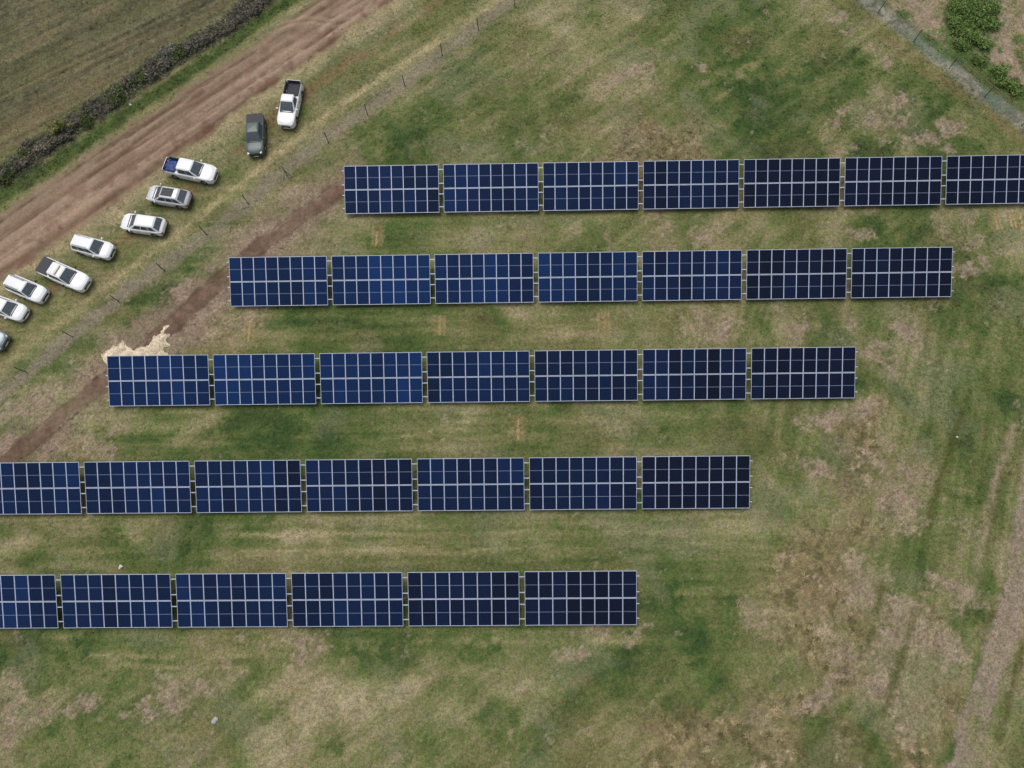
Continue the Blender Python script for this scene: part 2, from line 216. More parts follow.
LUSH = [(-11.27, 42.85, 2.45, 1.32, 0.38), (-12.45, 41.95, 1.32, 0.75, -0.02), (-7.35, 51.13, 1.13, 0.75, 0.18), (22.8, 51.93, 2.45, 1.89, 0.73), (22.98, 48.28, 2.08, 2.83, 1.48), (23.65, 44.71, 1.7, 2.26, 1.47), (24.8, 41.22, 1.89, 1.32, -0.02), (29.79, 49.94, 2.26, 1.51, 0.55), (35.13, 51.65, 2.45, 1.32, 0.55), (33.69, 41.05, 2.08, 0.94, 0.17), (30.31, 41.68, 1.51, 0.85, 0.37), (45.79, 45.42, 1.51, 1.13, 2.26), (40.9, 46.11, 1.89, 0.94, 2.27), (44.7, 47.8, 1.7, 0.57, 2.25), (34.47, 32.78, 1.7, 1.04, -0.02), (38.16, 31.97, 1.7, 0.94, -0.02), (43.23, 25.9, 1.51, 2.26, 1.39), (38.77, 24.17, 1.7, 0.94, -0.02), (44.8, 26.89, 1.13, 1.89, 1.38), (31.17, 17.29, 0.94, 1.32, 1.12), (29.94, 16.84, 0.85, 0.75, -0.01), (41.54, 29.51, 1.13, 0.94, 1.4), (35.39, 26.22, 4.72, 0.57, 0.02), (29.18, 21.34, 1.51, 0.85, -0.01), (-34.12, 25.51, 1.7, 1.13, 0.68), (-36.6, 26.05, 1.89, 1.13, 0.58), (-37.22, 23.52, 2.08, 0.75, 0.68), (-38.95, 19.1, 1.89, 1.32, 0.78), (-28.23, 33.84, 1.32, 0.66, 0.68), (-45.36, 10.28, 0.85, 0.57, 0.77), (-47.61, 16.52, 1.32, 0.75, 0.79), (-27.17, 13.75, 2.83, 1.32, 0.17), (-21.23, 13.69, 3.21, 1.32, 0.04), (-17.54, 12.73, 1.89, 0.94, -0.01), (-21.08, 24.01, 2.45, 0.85, -0.02), (-16.33, 23.74, 1.7, 0.94, -0.02), (-29.99, 2.89, 2.08, 0.94, -0.01), (-35.37, 3.78, 2.83, 0.66, -0.01), (-27.99, 4.58, 3.21, 0.66, -0.01), (-22.3, 4.79, 0.94, 0.94, -0.01), (-38.66, -5.77, 1.51, 0.94, 0.53), (-42.47, -5.76, 1.7, 0.94, 0.35), (-38.0, -4.59, 1.89, 1.13, 0.34), (-38.2, -11.14, 1.32, 1.13, 0.92), (-41.83, -4.57, 2.08, 0.57, -0.01), (-15.55, -5.88, 1.7, 0.94, 0.33), (-11.81, -5.51, 1.32, 0.75, 0.33), (-10.96, -5.9, 3.77, 1.32, -0.01), (-3.91, -5.55, 2.26, 1.13, 0.0), (-21.0, -10.52, 1.7, 0.66, 0.5), (-15.54, -12.9, 0.75, 0.57, -0.01), (-2.26, -11.98, 1.32, 0.85, 0.65), (3.82, -10.3, 1.7, 1.89, 0.99), (9.3, -6.0, 2.26, 1.51, 0.48), (13.43, -5.63, 2.45, 1.13, 0.64), (11.26, -0.86, 1.51, 1.89, 0.98), (16.22, -1.7, 1.13, 1.7, 1.31), (24.18, -11.33, 1.51, 2.08, 1.09), (25.27, -12.06, 1.13, 1.32, 0.92), (34.64, -10.4, 0.75, 1.13, 1.06), (33.56, -12.08, 0.85, 1.32, 1.06), (37.3, -2.62, 0.94, 1.51, 1.14), (38.23, -3.81, 0.85, 1.13, 1.06), (36.41, 7.31, 0.57, 2.83, 1.11), (38.02, 11.7, 0.47, 2.08, 1.11), (35.41, 6.46, 0.75, 1.32, 1.08), (27.56, -9.86, 0.75, 1.32, 1.08), (30.3, -12.8, 0.94, 1.51, 1.07), (39.22, -7.13, 0.47, 0.85, 1.21), (43.33, 15.29, 0.94, 1.13, 1.38), (0.54, -13.23, 0.94, 0.75, -0.01), (3.75, 36.57, 0.94, 0.75, -0.02), (1.11, 44.58, 0.94, 0.94, 0.57), (3.24, 15.74, 1.32, 0.75, -0.01), (0.93, 12.99, 1.7, 0.75, -0.01), (19.26, 13.26, 0.94, 0.66, -0.01), (10.33, 12.9, 2.26, 0.66, -0.01)]
DARK_GRASS = [(48.04, 56.34, 1.89, 1.7, 0.98), (45.77, 57.03, 1.13, 1.51, 1.4), (46.57, 53.86, 2.26, 1.51, -0.02), (47.69, 50.39, 2.08, 0.75, 2.25), (49.76, 47.93, 2.08, 0.75, 2.24), (45.49, 52.39, 1.32, 0.85, 2.04), (40.39, 55.89, 0.75, 0.38, 2.25), (42.16, 53.96, 0.94, 0.38, 2.25), (44.31, 51.44, 1.13, 0.47, 2.25), (48.65, 44.77, 1.51, 0.47, 2.25), (40.58, 57.16, 0.57, 0.47, -0.03), (51.69, 53.74, 0.57, 0.57, -0.02)]
BRIGHT_DRY = [(2.15, 58.1, 2.83, 1.51, 0.77), (4.23, 56.13, 1.32, 0.94, 0.94), (12.37, 58.24, 1.89, 1.32, 2.13), (14.3, 56.9, 1.13, 0.94, 0.75), (7.97, 43.86, 2.45, 0.75, 0.18), (-19.51, -8.56, 3.77, 2.08, 0.59), (-16.17, -9.33, 3.77, 2.45, 0.49), (-13.63, -10.84, 2.08, 1.89, 0.49), (-20.79, -13.03, 2.83, 1.32, 0.41), (-10.45, -8.6, 2.83, 1.13, 0.16), (-0.62, -8.63, 2.26, 0.94, 0.15), (-2.23, 3.36, 1.51, 0.85, 0.16), (-19.61, 3.92, 3.21, 0.94, -0.01), (-13.56, 5.15, 2.83, 0.75, -0.01), (-21.22, 2.24, 4.72, 0.57, -0.01), (-12.57, 2.43, 5.66, 0.57, -0.01), (-29.46, 13.78, 2.45, 0.85, 0.45), (-31.12, 12.41, 1.89, 0.85, 0.36), (-6.27, 13.53, 2.08, 0.94, 0.17), (-4.47, 14.43, 1.51, 0.75, -0.01), (8.56, 13.37, 2.83, 0.57, -0.01), (-44.1, 3.25, 2.45, 0.85, 0.16), (-11.61, 23.87, 2.45, 0.85, -0.01), (-14.91, 23.72, 1.51, 0.85, -0.02), (-0.31, 23.72, 1.89, 0.75, -0.02), (3.39, 21.98, 1.7, 0.75, -0.01), (6.05, -4.81, 1.32, 0.66, -0.01), (-4.13, 35.06, 2.83, 0.75, -0.02)]
PALLET_MARKS = [(-14.16, 32.42, 0.0), (-25.81, 22.77, 0.0), (-7.82, 23.12, 0.01), (7.53, 23.21, 0.0), (-0.59, 13.19, 0.01), (45.59, 33.12, 0.0), (47.49, 33.09, 0.0)]
MOWN_LINES = [[(-25.73, 3.96), (-16.99, 4.02), (-6.56, 3.94), (2.95, 3.91), (11.55, 3.93)], [(-24.72, 2.6), (-16.04, 2.62), (-6.53, 2.55), (-0.51, 2.59)], [(-36.54, -5.78), (-29.77, -5.97), (-23.07, -5.92)], [(-34.74, -6.57), (-27.99, -6.84), (-22.98, -6.86)]]
SAND = [(-39.53, 20.48), (-39.34, 21.06), (-38.69, 21.16), (-38.97, 21.75), (-38.08, 21.54), (-37.69, 22.13), (-37.01, 21.33), (-36.21, 21.02), (-35.68, 21.31), (-35.15, 21.6), (-34.86, 22.29), (-34.25, 22.68), (-34.04, 23.28), (-33.3, 23.47), (-33.68, 22.68), (-33.0, 22.57), (-33.59, 21.98), (-33.15, 21.48), (-33.76, 21.09), (-33.04, 20.59), (-33.88, 19.82), (-36.67, 19.56), (-39.01, 19.49)]

def blob(x, y, e, wob):
    cx, cy, a, b, rot = e
    c, s = math.cos(rot), math.sin(rot)
    u = ((x - cx) * c + (y - cy) * s) / a; v = (-(x - cx) * s + (y - cy) * c) / b
    return 1 - np.hypot(u, v) + wob

def mix(col, target, m):
    return col + (np.asarray(target) - col) * m[:, None]

def ground_fields(x, y):
    """base colour, height, masks for points of the ground"""
    f12 = fbm(x, y, 12, 1, 3); f5 = fbm(x, y, 5, 11, 4); f2 = fbm(x, y, 2.0, 21, 4); f1 = fbm(x, y, .9, 31, 3); f05 = fbm(x, y, .45, 41, 3)
    f03 = RNG.random(x.shape) - .5
    wx = x + 3.0 * fbm(x, y, 4, 51, 3); wy = y + 3.0 * fbm(x, y, 4, 61, 3)
    g0 = grid_at(wx, wy)
    green, soil, brown = g0[:, 0], g0[:, 1], g0[:, 2]
    # mowing and growth direction: along the rows between the panels, along the tracks on the right
    rows = sstep(-8, -4, y) * (1 - sstep(37, 41, y)) * (1 - sstep(14, 24, x + (y - 10) * .9)) * sstep(-60, -52, x + y * .4 + 8)
    right = sstep(16, 26, x + (y - 10) * .6) * (1 - sstep(24, 34, y))
    st_rows = fbm(x, y, .55, 71, 3, 9, 0.0); st_rows2 = fbm(x, y, 1.3, 75, 3, 7, 0.0)
    st_right = fbm(x, y, .7, 81, 3, 7, R(72)); st_diag = fbm(x, y, .8, 91, 3, 5, R(36))
    st_fine = fbm(x, y, .32, 73, 2, 14, 0.0); st_rf = fbm(x, y, .35, 83, 2, 12, R(72))
    streak = rows * (st_rows * .38 + st_rows2 * .40 + st_fine * .30) + right * (st_right * .42 + st_rf * .26) + (1 - rows) * (1 - right) * st_diag * .50
    g = green * .92 +   .10 * f12 + .17 * f5 + .30 * f2 + .40 * f1 + .42 * f05 + .34 * f03 + streak
    for e in LUSH:
        g = g + np.clip(blob(x, y, e, f2 * .5 + f1 * .9 + f05 * .8), 0, .6) * 0.58
    for e in BRIGHT_DRY:
        g = g - np.clip(blob(x, y, e, f1 * .8 + f05 * .6), 0, .6) * 0.65
    g = np.clip(g + .05, -.35, 1.25)
    keys = [(-.35, C(152, 142, 114)), (.0, C(134, 128, 95)), (.28, C(114, 116, 77)), (.5, C(98, 105, 63)), (.75, C(82, 95, 52)), (1.0, C(69, 87, 45)), (1.25, C(55, 74, 39))]
    kx = [k[0] for k in keys]
    col = np.stack([np.interp(g, kx, [k[1][i] for k in keys]) for i in range(3)], 1)
    # browner, rougher dry grass in the lower right
    tuf = fbm(x, y, .55, 101, 3)
    rid = 1 - np.abs(fbm(x, y, .8, 111, 3)) * 5
    bw = np.clip(brown + .3 * f5, 0, 1)
    col = mix(col, C(122, 105, 78), bw * .55)
    col = mix(col, C(158, 142, 110), bw * sstep(.15, .8, rid) * sstep(-.2, .2, f1 + .1) * .62)
    col = mix(col, C(74, 74, 42), bw * sstep(.04, .28, tuf) * .62)
    # a grey-green cast in places
    col = mix(col, C(118, 118, 96), sstep(.12, .4, fbm(x, y, 3.5, 121, 3)) * .30)
    col = mix(col, C(128, 104, 80), sstep(.1, .4, fbm(x, y, 4.5, 131, 3)) * .16)
    # bare soil
    sm = sstep(.50, .72, soil + .55 * f2 + .55 * f1 + .50 * f05 + .2 * f5 + .3 * f03) * .62
    for e in SOIL:
        sm = np.maximum(sm, sstep(.08, .85, blob(x, y, e, f2 * .9 + f1 * 1.1 + f05 * 1.1 + .5 * f03 + .24)) * .92)
    soilcol = C(138, 122, 106) * (1 + .24 * f1 + .25 * f05 + .25 * f03)[:, None]
    col = mix(col, soilcol, sm * (1 - .45 * sstep(.05, .3, f05 + .4 * f03)))
    col = col * (1 + .30 * f05 + .36 * f03 + .16 * f1)[:, None]
    dgd, sgd = dist_poly(x, y, GREY_DARK)
    m = sstep(.8, 2.4, dgd * sgd + .6 * f2) * sstep(-.30, .12, f2 * .8 + f1 * .6 + f05 * .4) * (1 - sstep(40, 60, dgd))
    col = mix(col, soilcol * 1.06, m * .85); sm = np.maximum(sm, m)
    dk = np.zeros_like(x)
    for e in DARK_GRASS:
        dk = np.maximum(dk, sstep(.1, .5, blob(x, y, e, f2 * .6 + f1 * .9 + f05 * .8 + .38)))
    col = mix(col, C(70, 92, 46) * (1 + .6 * f1 + .6 * f05 + .3 * f03)[:, None], dk * .85)
    sm = sm * (1 - dk)
    z = .10 * f5 + .05 * f1
    # faint tracks, ruts and mown lines
    for ln in DIAG_TRACKS:
        d, s = dist_poly(x, y, ln)
        col = mix(col, C(100, 92, 62), np.exp(-((d + .25 * f1) / .28) ** 2) * .5 * sstep(-.3, .2, f2))
    for ln in MOWN_LINES:
        d, s = dist_poly(x, y, ln)
        col = mix(col, C(156, 144, 108), np.exp(-(d / .16) ** 2) * .55 * sstep(-.35, .1, f2))
    for ln in TRACK_RUTS:
        d, s = dist_poly(x, y, ln)
        m = np.exp(-((d + .2 * f1) / .3) ** 2) * sstep(-.5, .1, f2)
        col = mix(col, C(76, 78, 40), m * .75); z = z - .04 * m
    d, s = dist_poly(x, y, TRACK_THIN)
    m = np.exp(-((d + .3 * f2 + .35 * f1) / .40) ** 2) * sstep(-.4, .25, f2 + .5 * f1)
    col = mix(col, C(150, 135, 114), m * .85); sm = np.maximum(sm, m * .6)
    d, s = dist_poly(x, y, TRACK_WIDE)
    m = np.maximum(sstep(.55, .15, np.abs(d - .62 + .4 * f2) + .5 * f1 + .3 * f05) * .85, sstep(1.5, .5, d + .9 * f2 + .6 * f1 + .4 * f05) * .60) * sstep(-.9, -.25, f5 + f2)
    col = mix(col, C(143, 127, 115) * (1 + .25 * f1 + .25 * f05 + .2 * f03)[:, None], m); sm = np.maximum(sm, m * .8)
    # pallet imprints
    for (px, py, ang) in PALLET_MARKS:
        u = (x - px) * math.cos(ang) + (y - py) * math.sin(ang); v = -(x - px) * math.sin(ang) + (y - py) * math.cos(ang)
        ins = sstep(.62, .5, np.abs(u)) * sstep(1.1, .95, np.abs(v))
        bars = np.maximum.reduce([np.exp(-((u - q) / .11) ** 2) for q in (-.52, -.02, .5)])
        col = mix(col, C(128, 106, 70), ins * .45); col = mix(col, C(164, 150, 112), ins * bars * sstep(-.7, .1, f1 + f05 + .5 * f03) * .75)
    # ---- the parking verge, fence strip, trench
    dpark, _ = dist_poly(x, y, PARK_TRACK)
    m = sstep(1.0, .25, dpark + 1.1 * f2 + .5 * f1) * sstep(-.55, .0, f5 + f2 * .5)
    col = mix(col, C(122, 100, 74) * (1 + .3 * f1)[:, None], m * .62)
    dp2, _ = dist_poly(x, y, PARK_TRACK2)
    col = mix(col, C(92, 92, 50), np.exp(-((dp2 + .5 * f2) / .8) ** 2) * .3)
    dst, _ = dist_poly(x, y, STRAW)
    near = sstep(-48, -25, x)
    m = sstep(.75, .1, dst + .5 * f2 + .55 * f1 + .35 * f05) * (.45 + .5 * near)
    col = mix(col, C(164, 151, 116) * (1 + .5 * f05 + .3 * f03)[:, None], m * sstep(-.55, .05, f2 + .6 * f1))
    m = sstep(2.2, .6, dst + 1.2 * f2) * .22
    col = mix(col, C(138, 130, 96), m)
    dfs, _ = dist_poly(x, y, FENCE_STRIP)
    m = sstep(1.05, .35, dfs + .7 * f2 + .5 * f1 + .2 * f05) * (.78 - .2 * near)
    col = mix(col, C(133, 122, 108) * (1 + .3 * f1 + .2 * f05)[:, None], m); sm = np.maximum(sm, m * .7)
    dtr, _ = dist_poly(x, y, TRENCH)
    m = sstep(3.4, 1.0, dtr + 1.8 * f2 + 1.0 * f1 + .5 * f05) * sstep(-.35, .15, f5 + .5 * f2 + .1)
    col = mix(col, C(134, 115, 102) * (1 + .3 * f1 + .25 * f05 + .2 * f03)[:, None], m * .82)
    trench = sstep(1.05, .35, dtr + .6 * f2 + .5 * f1 + .3 * f05)
    col = mix(col, C(110, 89, 75) * (1 + .30 * f1 + .35 * f05 + .25 * f03 + .3 * f2)[:, None], trench * np.clip(.9 + .5 * f5, .5, .95))
    col = mix(col, C(78, 60, 50), np.exp(-((dtr - .75 + .3 * f1) / .12) ** 2) * .45)
    z = z + .10 * trench * (1 + f1)
    # ---- grey strip along the far fence
    dgs, sgs = dist_poly(x, y, GREY_STRIP)
    db, _ = dist_poly(x, y, GREY_BROWN)
    m = sstep(1.3, .4, db + .8 * f2 + .5 * f1)
    col = mix(col, C(124, 108, 76) * (1 + .5 * f1 + .4 * f05)[:, None], m * .55 * sstep(-.5, .2, f5 + f2))
    dd, _ = dist_poly(x, y, GREY_DARK)
    col = mix(col, C(60, 72, 44), np.exp(-((dd + .3 * f1) / .35) ** 2) * .6)
    grey = sstep(1.15, .45, dgs + .5 * f2 + .45 * f1 + .2 * f05)
    gcol = mix(np.tile(C(126, 124, 114), (len(x), 1)) * (1 + .7 * f1 + .7 * f05 + .4 * f03)[:, None], C(92, 110, 96), sstep(-.05, .3, f2 + .15 * sgs * dgs) * .8)
    col = mix(col, gcol, grey * .82)
    # ---- road
    dt, st = dist_poly(x, y, ROAD_TOP); dl, sl = dist_poly(x, y, ROAD_LOW)
    dm, _ = dist_poly(x, y, ROAD_MID)
    # both lines run up and right: below the top line and above the lower line is road
    inside = np.minimum(-st * dt, sl * dl)
    fr = fbm(x, y, 1.1, 141, 3, 10, R(38)); fr2 = fbm(x, y, .45, 151, 3, 14, R(38))
    road = sstep(-.55, .45, inside + .8 * f2 + .5 * f1 + .3 * f05)
    apron = sstep(-3.0, -.3, inside + .9 * f2 + .6 * f1) * (sl * dl < -st * dt)
    col = mix(col, C(152, 140, 110) * (1 + .3 * f1 + .2 * f05)[:, None], apron * .85)
    up = np.clip(-st * dt / 7.0, 0, 1)
    rcol = np.stack([np.interp(up, [0, .15, .35, .6, .9, 1], [C(128, 114, 90)[i], C(110, 92, 72)[i], C(108, 88, 69)[i], C(150, 128, 108)[i], C(132, 107, 87)[i], C(140, 122, 98)[i]]) for i in range(3)], 1)
    rcol = rcol * (1 + .07 * fr + .16 * fr2 + .20 * f1 + .16 * f05 + .10 * f03 + .25 * f5)[:, None]
    for ln, w, s in RUTS:
        d, _s = dist_poly(x, y, ln)
        m = np.exp(-((d + .8 * f12 + .30 * f2 + .12 * f1) / (w * .55)) ** 2) * sstep(-.6, -.05, f5 + .4 * fr + .6 * f1)
        rcol = mix(rcol, C(86, 66, 52) * (1 + .3 * f05)[:, None], m * s); z = z - .06 * m * road
        m2 = np.exp(-((d - w - .35 + .3 * f2) / .3) ** 2)
        rcol = mix(rcol, C(164, 142, 124), m2 * .30); z = z + .05 * m2 * road
    d, _s = dist_poly(x, y, ROAD_CURVE)
    rcol = mix(rcol, C(166, 146, 124), np.exp(-((d - .3) / .22) ** 2) * .5)
    rcol = mix(rcol, C(96, 70, 56), np.exp(-((d + .2) / .3) ** 2) * .5)
    rcol = mix(rcol, C(98, 68, 54), sstep(.12, .35, f2 + .2 * fr) * .3)
    rcol = mix(rcol, C(100, 70, 55), sstep(.10, .3, f1 + .4 * f2) * np.exp(-((up - .75) / .2) ** 2) * .5)
    col = mix(col, rcol, road)
    # ---- green verge, hedge strip and the field beyond
    dv, _ = dist_poly(x, y, VERGE_GREEN)
    vg = sstep(1.05, .45, dv + .35 * f2 + .3 * f1)
    dh, sh = dist_poly(x, y, HEDGE)
    dht, sht = dist_poly(x, y, HEDGE_TOP)
    hedge = sstep(1.75, 1.1, dh + .7 * f2 + .4 * f1)
    field = sstep(-.6, .5, sht * dht + .8 * f2)
    cr = fbm(x, y, .5, 161, 3, 22, R(31)); fu = fbm(x, y, .34, 163, 2, 60, R(31)); cr2 = fbm(x, y, 1.8, 171, 3, 12, R(31))
    cols = C(94, 91, 69) * (1 + .30 * cr + .34 * fu + .22 * cr2 + .34 * f1 + .34 * f05 + .4 * f03)[:, None]
    cols = mix(cols, C(78, 84, 48), sstep(-.05, .3, cr2 * .8 + f5 * .5 + f1 * .3 + .05) * .32)
    cols = mix(cols, C(128, 110, 84), sstep(.05, .35, cr * .6 + f12 * .4 + f2 * .5) * .36)
    cols = mix(cols, C(108, 94, 70), np.exp(-((sht * dht - .9) / .6) ** 2) * .3)
    cols = mix(cols, C(70, 66, 48), np.exp(-((sht * dht - 3.1 + .3 * f5) / .3) ** 2) * .4)
    cols = mix(cols, C(70, 66, 48), np.exp(-((sht * dht - 8.2 + .3 * f5) / .3) ** 2) * .3)
    cols = mix(cols, C(66, 72, 44), sstep(22, 40, sht * dht + f5 * 6) * .45)
    fside = (sht > 0)
    col = mix(col, cols, field)
    col = mix(col, C(76, 76, 58) * (1 + .5 * f1 + .5 * f05)[:, None], hedge * .92)
    col = mix(col, C(64, 80, 40) * (1 + .6 * f1 + .5 * f05 + .3 * f03)[:, None], vg * .9)
    col = col * .94
    veg = np.clip((1 - sm) * (1 - trench) * (1 - road) * (1 - grey), 0, 1)
    sandd = np.full(x.shape, 1.0)
    return dict(col=np.clip(col, .008, .8), z=z, road=road * (1 - vg), field=field * (1 - hedge), trench=trench, grey=grey, veg=veg, green=g, brown=bw, hedge=hedge, verge=vg, apron=apron, mown=rows)

# ------------------------------------------------------------------ materials
def new_mat(name):
    m = bpy.data.materials.new(name); m.use_nodes = True
    nt = m.node_tree
    return m, nt, nt.nodes['Principled BSDF']

def mat_plain(name, col, rough=.6, metal=0.0, var=.12, scale=8.0, bump=0.0, coat=0.0, spec=.5):
    m, nt, b = new_mat(name)
    n = nt.nodes.new('ShaderNodeTexNoise'); n.inputs['Scale'].default_value = scale; n.inputs['Detail'].default_value = 4
    tc = nt.nodes.new('ShaderNodeTexCoord'); nt.links.new(tc.outputs['Object'], n.inputs['Vector'])
    r = nt.nodes.new('ShaderNodeMapRange'); r.inputs['From Min'].default_value = .3; r.inputs['From Max'].default_value = .7
    r.inputs['To Min'].default_value = 1 - var; r.inputs['To Max'].default_value = 1 + var
    nt.links.new(n.outputs['Fac'], r.inputs['Value'])
    mx = nt.nodes.new('ShaderNodeVectorMath'); mx.operation = 'SCALE'; mx.inputs[0].default_value = col[:3]
    nt.links.new(r.outputs['Result'], mx.inputs['Scale'])
    nt.links.new(mx.outputs['Vector'], b.inputs['Base Color'])
    b.inputs['Roughness'].default_value = rough; b.inputs['Metallic'].default_value = metal
    b.inputs['Specular IOR Level'].default_value = spec
    b.inputs['Coat Weight'].default_value = coat
    if bump:
        bp = nt.nodes.new('ShaderNodeBump'); bp.inputs['Strength'].default_value = bump; bp.inputs['Distance'].default_value = .02
        nt.links.new(n.outputs['Fac'], bp.inputs['Height']); nt.links.new(bp.outputs['Normal'], b.inputs['Normal'])
    return m

def mat_tint(name, rough=.95, noise=True, grain=1.0):
    """reads the vertex colour 'tint' and breaks it up with fine noise"""
    m, nt, b = new_mat(name)
    at = nt.nodes.new('ShaderNodeAttribute'); at.attribute_name = 'tint'
    b.inputs['Roughness'].default_value = rough; b.inputs['Specular IOR Level'].default_value = .15
    if not noise:
        nt.links.new(at.outputs['Color'], b.inputs['Base Color'])
        ge = nt.nodes.new('ShaderNodeNewGeometry'); ad = nt.nodes.new('ShaderNodeVectorMath'); ad.operation = 'MULTIPLY_ADD'
        nt.links.new(ge.outputs['Normal'], ad.inputs[0]); ad.inputs[1].default_value = (.45, .45, .45); ad.inputs[2].default_value = (0, 0, .8)
        nm = nt.nodes.new('ShaderNodeVectorMath'); nm.operation = 'NORMALIZE'
        nt.links.new(ad.outputs['Vector'], nm.inputs[0]); nt.links.new(nm.outputs['Vector'], b.inputs['Normal'])
        return m
    tc = nt.nodes.new('ShaderNodeTexCoord')
    def nz(scale, det):
        n = nt.nodes.new('ShaderNodeTexNoise'); n.inputs['Scale'].default_value = scale; n.inputs['Detail'].default_value = det
        n.inputs['Roughness'].default_value = .65
        nt.links.new(tc.outputs['Object'], n.inputs['Vector']); return n
    a, c = nz(3.3, 4), nz(7.5, 2)
    ad = nt.nodes.new('ShaderNodeMath'); ad.operation = 'ADD'
    nt.links.new(a.outputs['Fac'], ad.inputs[0]); nt.links.new(c.outputs['Fac'], ad.inputs[1])
    r = nt.nodes.new('ShaderNodeMapRange'); r.data_type = 'FLOAT_VECTOR'
    r.inputs[7].default_value = (.78,) * 3; r.inputs[8].default_value = (1.22,) * 3
    r.inputs[9].default_value = tuple(1 - grain * v for v in (.38, .30, .38)); r.inputs[10].default_value = tuple(1 + grain * v for v in (.40, .32, .34))
    nt.links.new(ad.outputs['Value'], r.inputs['Vector'])
    mx = nt.nodes.new('ShaderNodeVectorMath'); mx.operation = 'MULTIPLY'
    nt.links.new(at.outputs['Color'], mx.inputs[0]); nt.links.new(r.outputs['Vector'], mx.inputs[1])
    nt.links.new(mx.outputs['Vector'], b.inputs['Base Color'])
    bp = nt.nodes.new('ShaderNodeBump'); bp.inputs['Strength'].default_value = .6; bp.inputs['Distance'].default_value = .05
    nt.links.new(ad.outputs['Value'], bp.inputs['Height']); nt.links.new(bp.outputs['Normal'], b.inputs['Normal'])
    return m

def mat_module():
    """blue half-cut cells: six columns and two blocks of twelve rows in UV, pale cell gaps and busbars"""
    m, nt, b = new_mat('blue_solar_cells')
    N, Lk = nt.nodes, nt.links
    uv = N.new('ShaderNodeUVMap'); sp = N.new('ShaderNodeSeparateXYZ'); Lk.new(uv.outputs['UV'], sp.inputs['Vector'])
    def math_(op, a, b_=None):
        n = N.new('ShaderNodeMath'); n.operation = op
        for i, v in enumerate((a, b_)):
            if v is None: continue
            if isinstance(v, (int, float)): n.inputs[i].default_value = v
            else: Lk.new(v, n.inputs[i])
        return n.outputs[0]
    def lines(src, count, width):
        f = math_('FRACT', math_('MULTIPLY', src, count))
        d = math_('ABSOLUTE', math_('SUBTRACT', f, .5))
        return math_('GREATER_THAN', d, .5 - width)
    u, v = sp.outputs['X'], sp.outputs['Y']
    cellgap = math_('MAXIMUM', lines(u, 6, .025), lines(v, 24, .03))
    bus = lines(u, 54, .10)
    mid = math_('LESS_THAN', math_('ABSOLUTE', math_('SUBTRACT', v, .5)), .0085)
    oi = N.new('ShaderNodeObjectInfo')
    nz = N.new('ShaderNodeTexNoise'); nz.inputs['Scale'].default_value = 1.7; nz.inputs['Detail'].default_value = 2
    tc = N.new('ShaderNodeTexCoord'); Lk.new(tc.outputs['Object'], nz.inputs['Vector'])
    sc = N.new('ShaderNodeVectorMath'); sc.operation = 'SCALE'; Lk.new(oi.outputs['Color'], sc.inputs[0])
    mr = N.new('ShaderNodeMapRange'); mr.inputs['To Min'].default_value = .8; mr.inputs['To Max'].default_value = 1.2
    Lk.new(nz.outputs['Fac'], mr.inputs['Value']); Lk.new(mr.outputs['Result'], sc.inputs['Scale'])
    def mixc(fac, a, col):
        n = N.new('ShaderNodeMix'); n.data_type = 'RGBA'
        Lk.new(fac, n.inputs['Factor']); Lk.new(a, n.inputs['A']); n.inputs['B'].default_value = (*col, 1)
        return n.outputs['Result']
    c = mixc(math_('MULTIPLY', bus, .45), sc.outputs['Vector'], (.045, .062, .11))
    c = mixc(math_('MULTIPLY', cellgap, .30), c, (.05, .07, .13))
    c = mixc(math_('MULTIPLY', mid, .85), c, (.20, .24, .36))
    Lk.new(c, b.inputs['Base Color'])
    b.inputs['Roughness'].default_value = .12; b.inputs['Specular IOR Level'].default_value = .07
    return m

M = {}
M['ground'] = mat_tint('field_ground', grain=1.05)
M['soil'] = mat_tint('bare_soil', grain=.5)
M['blade'] = mat_tint('grass_blades', .9, False)
M['cells'] = mat_module()
M['alu'] = mat_plain('anodised_aluminium', (.44, .50, .64), .45, .1, .05)
M['galv'] = mat_plain('galvanised_steel', (.55, .57, .58), .5, .3, .12, 5)
M['white'] = mat_plain('white_car_paint', (.74, .75, .76), .3, 0, .02, 3, coat=.4)
M['silver'] = mat_plain('silver_car_paint', (.56, .57, .58), .32, .2, .03, 3, coat=.5)
M['dark'] = mat_plain('dark_grey_car_paint', (.055, .078, .076), .45, .2, .06, 3, coat=.25)
M['blue_grey'] = mat_plain('blue_grey_car_paint', (.13, .17, .20), .28, .3, .04, 3, coat=.6)
M['glass'] = mat_plain('tinted_car_glass', (.060, .076, .090), .12, 0, .35, 5, spec=.9)
M['roofglass'] = mat_plain('black_roof_glass', (.010, .011, .014), .35, 0, .3, 6, spec=.3)
M['rubber'] = mat_plain('tyre_rubber', (.015, .015, .015), .85)
M['rim'] = mat_plain('alloy_rim', (.45, .46, .47), .35, .6, .05)
M['plastic'] = mat_plain('black_plastic', (.02, .02, .022), .6, 0, .2)
M['liner'] = mat_plain('bed_liner', (.045, .045, .05), .8, 0, .35, 6)
M['vinyl'] = mat_plain('tonneau_vinyl', (.035, .037, .042), .7, 0, .12, 4)
M['lamp'] = mat_plain('headlamp_lens', (.55, .58, .6), .1, .2)
M['red'] = mat_plain('tail_lamp_lens', (.16, .012, .012), .3)
M['plate'] = mat_plain('plate', (.7, .7, .62), .5)
M['tarp'] = mat_plain('blue_tarpaulin', (.02, .045, .19), .45, 0, .8, 9)
M['amber'] = mat_plain('amber_lens', (.62, .55, .36), .3)
M['post'] = mat_plain('weathered_fence_steel', (.055, .05, .045), .8, 0, .3, 10)
M['wire'] = mat_plain('fence_wire', (.22, .22, .21), .5, .5)
M['sand'] = mat_tint('pale_sand')
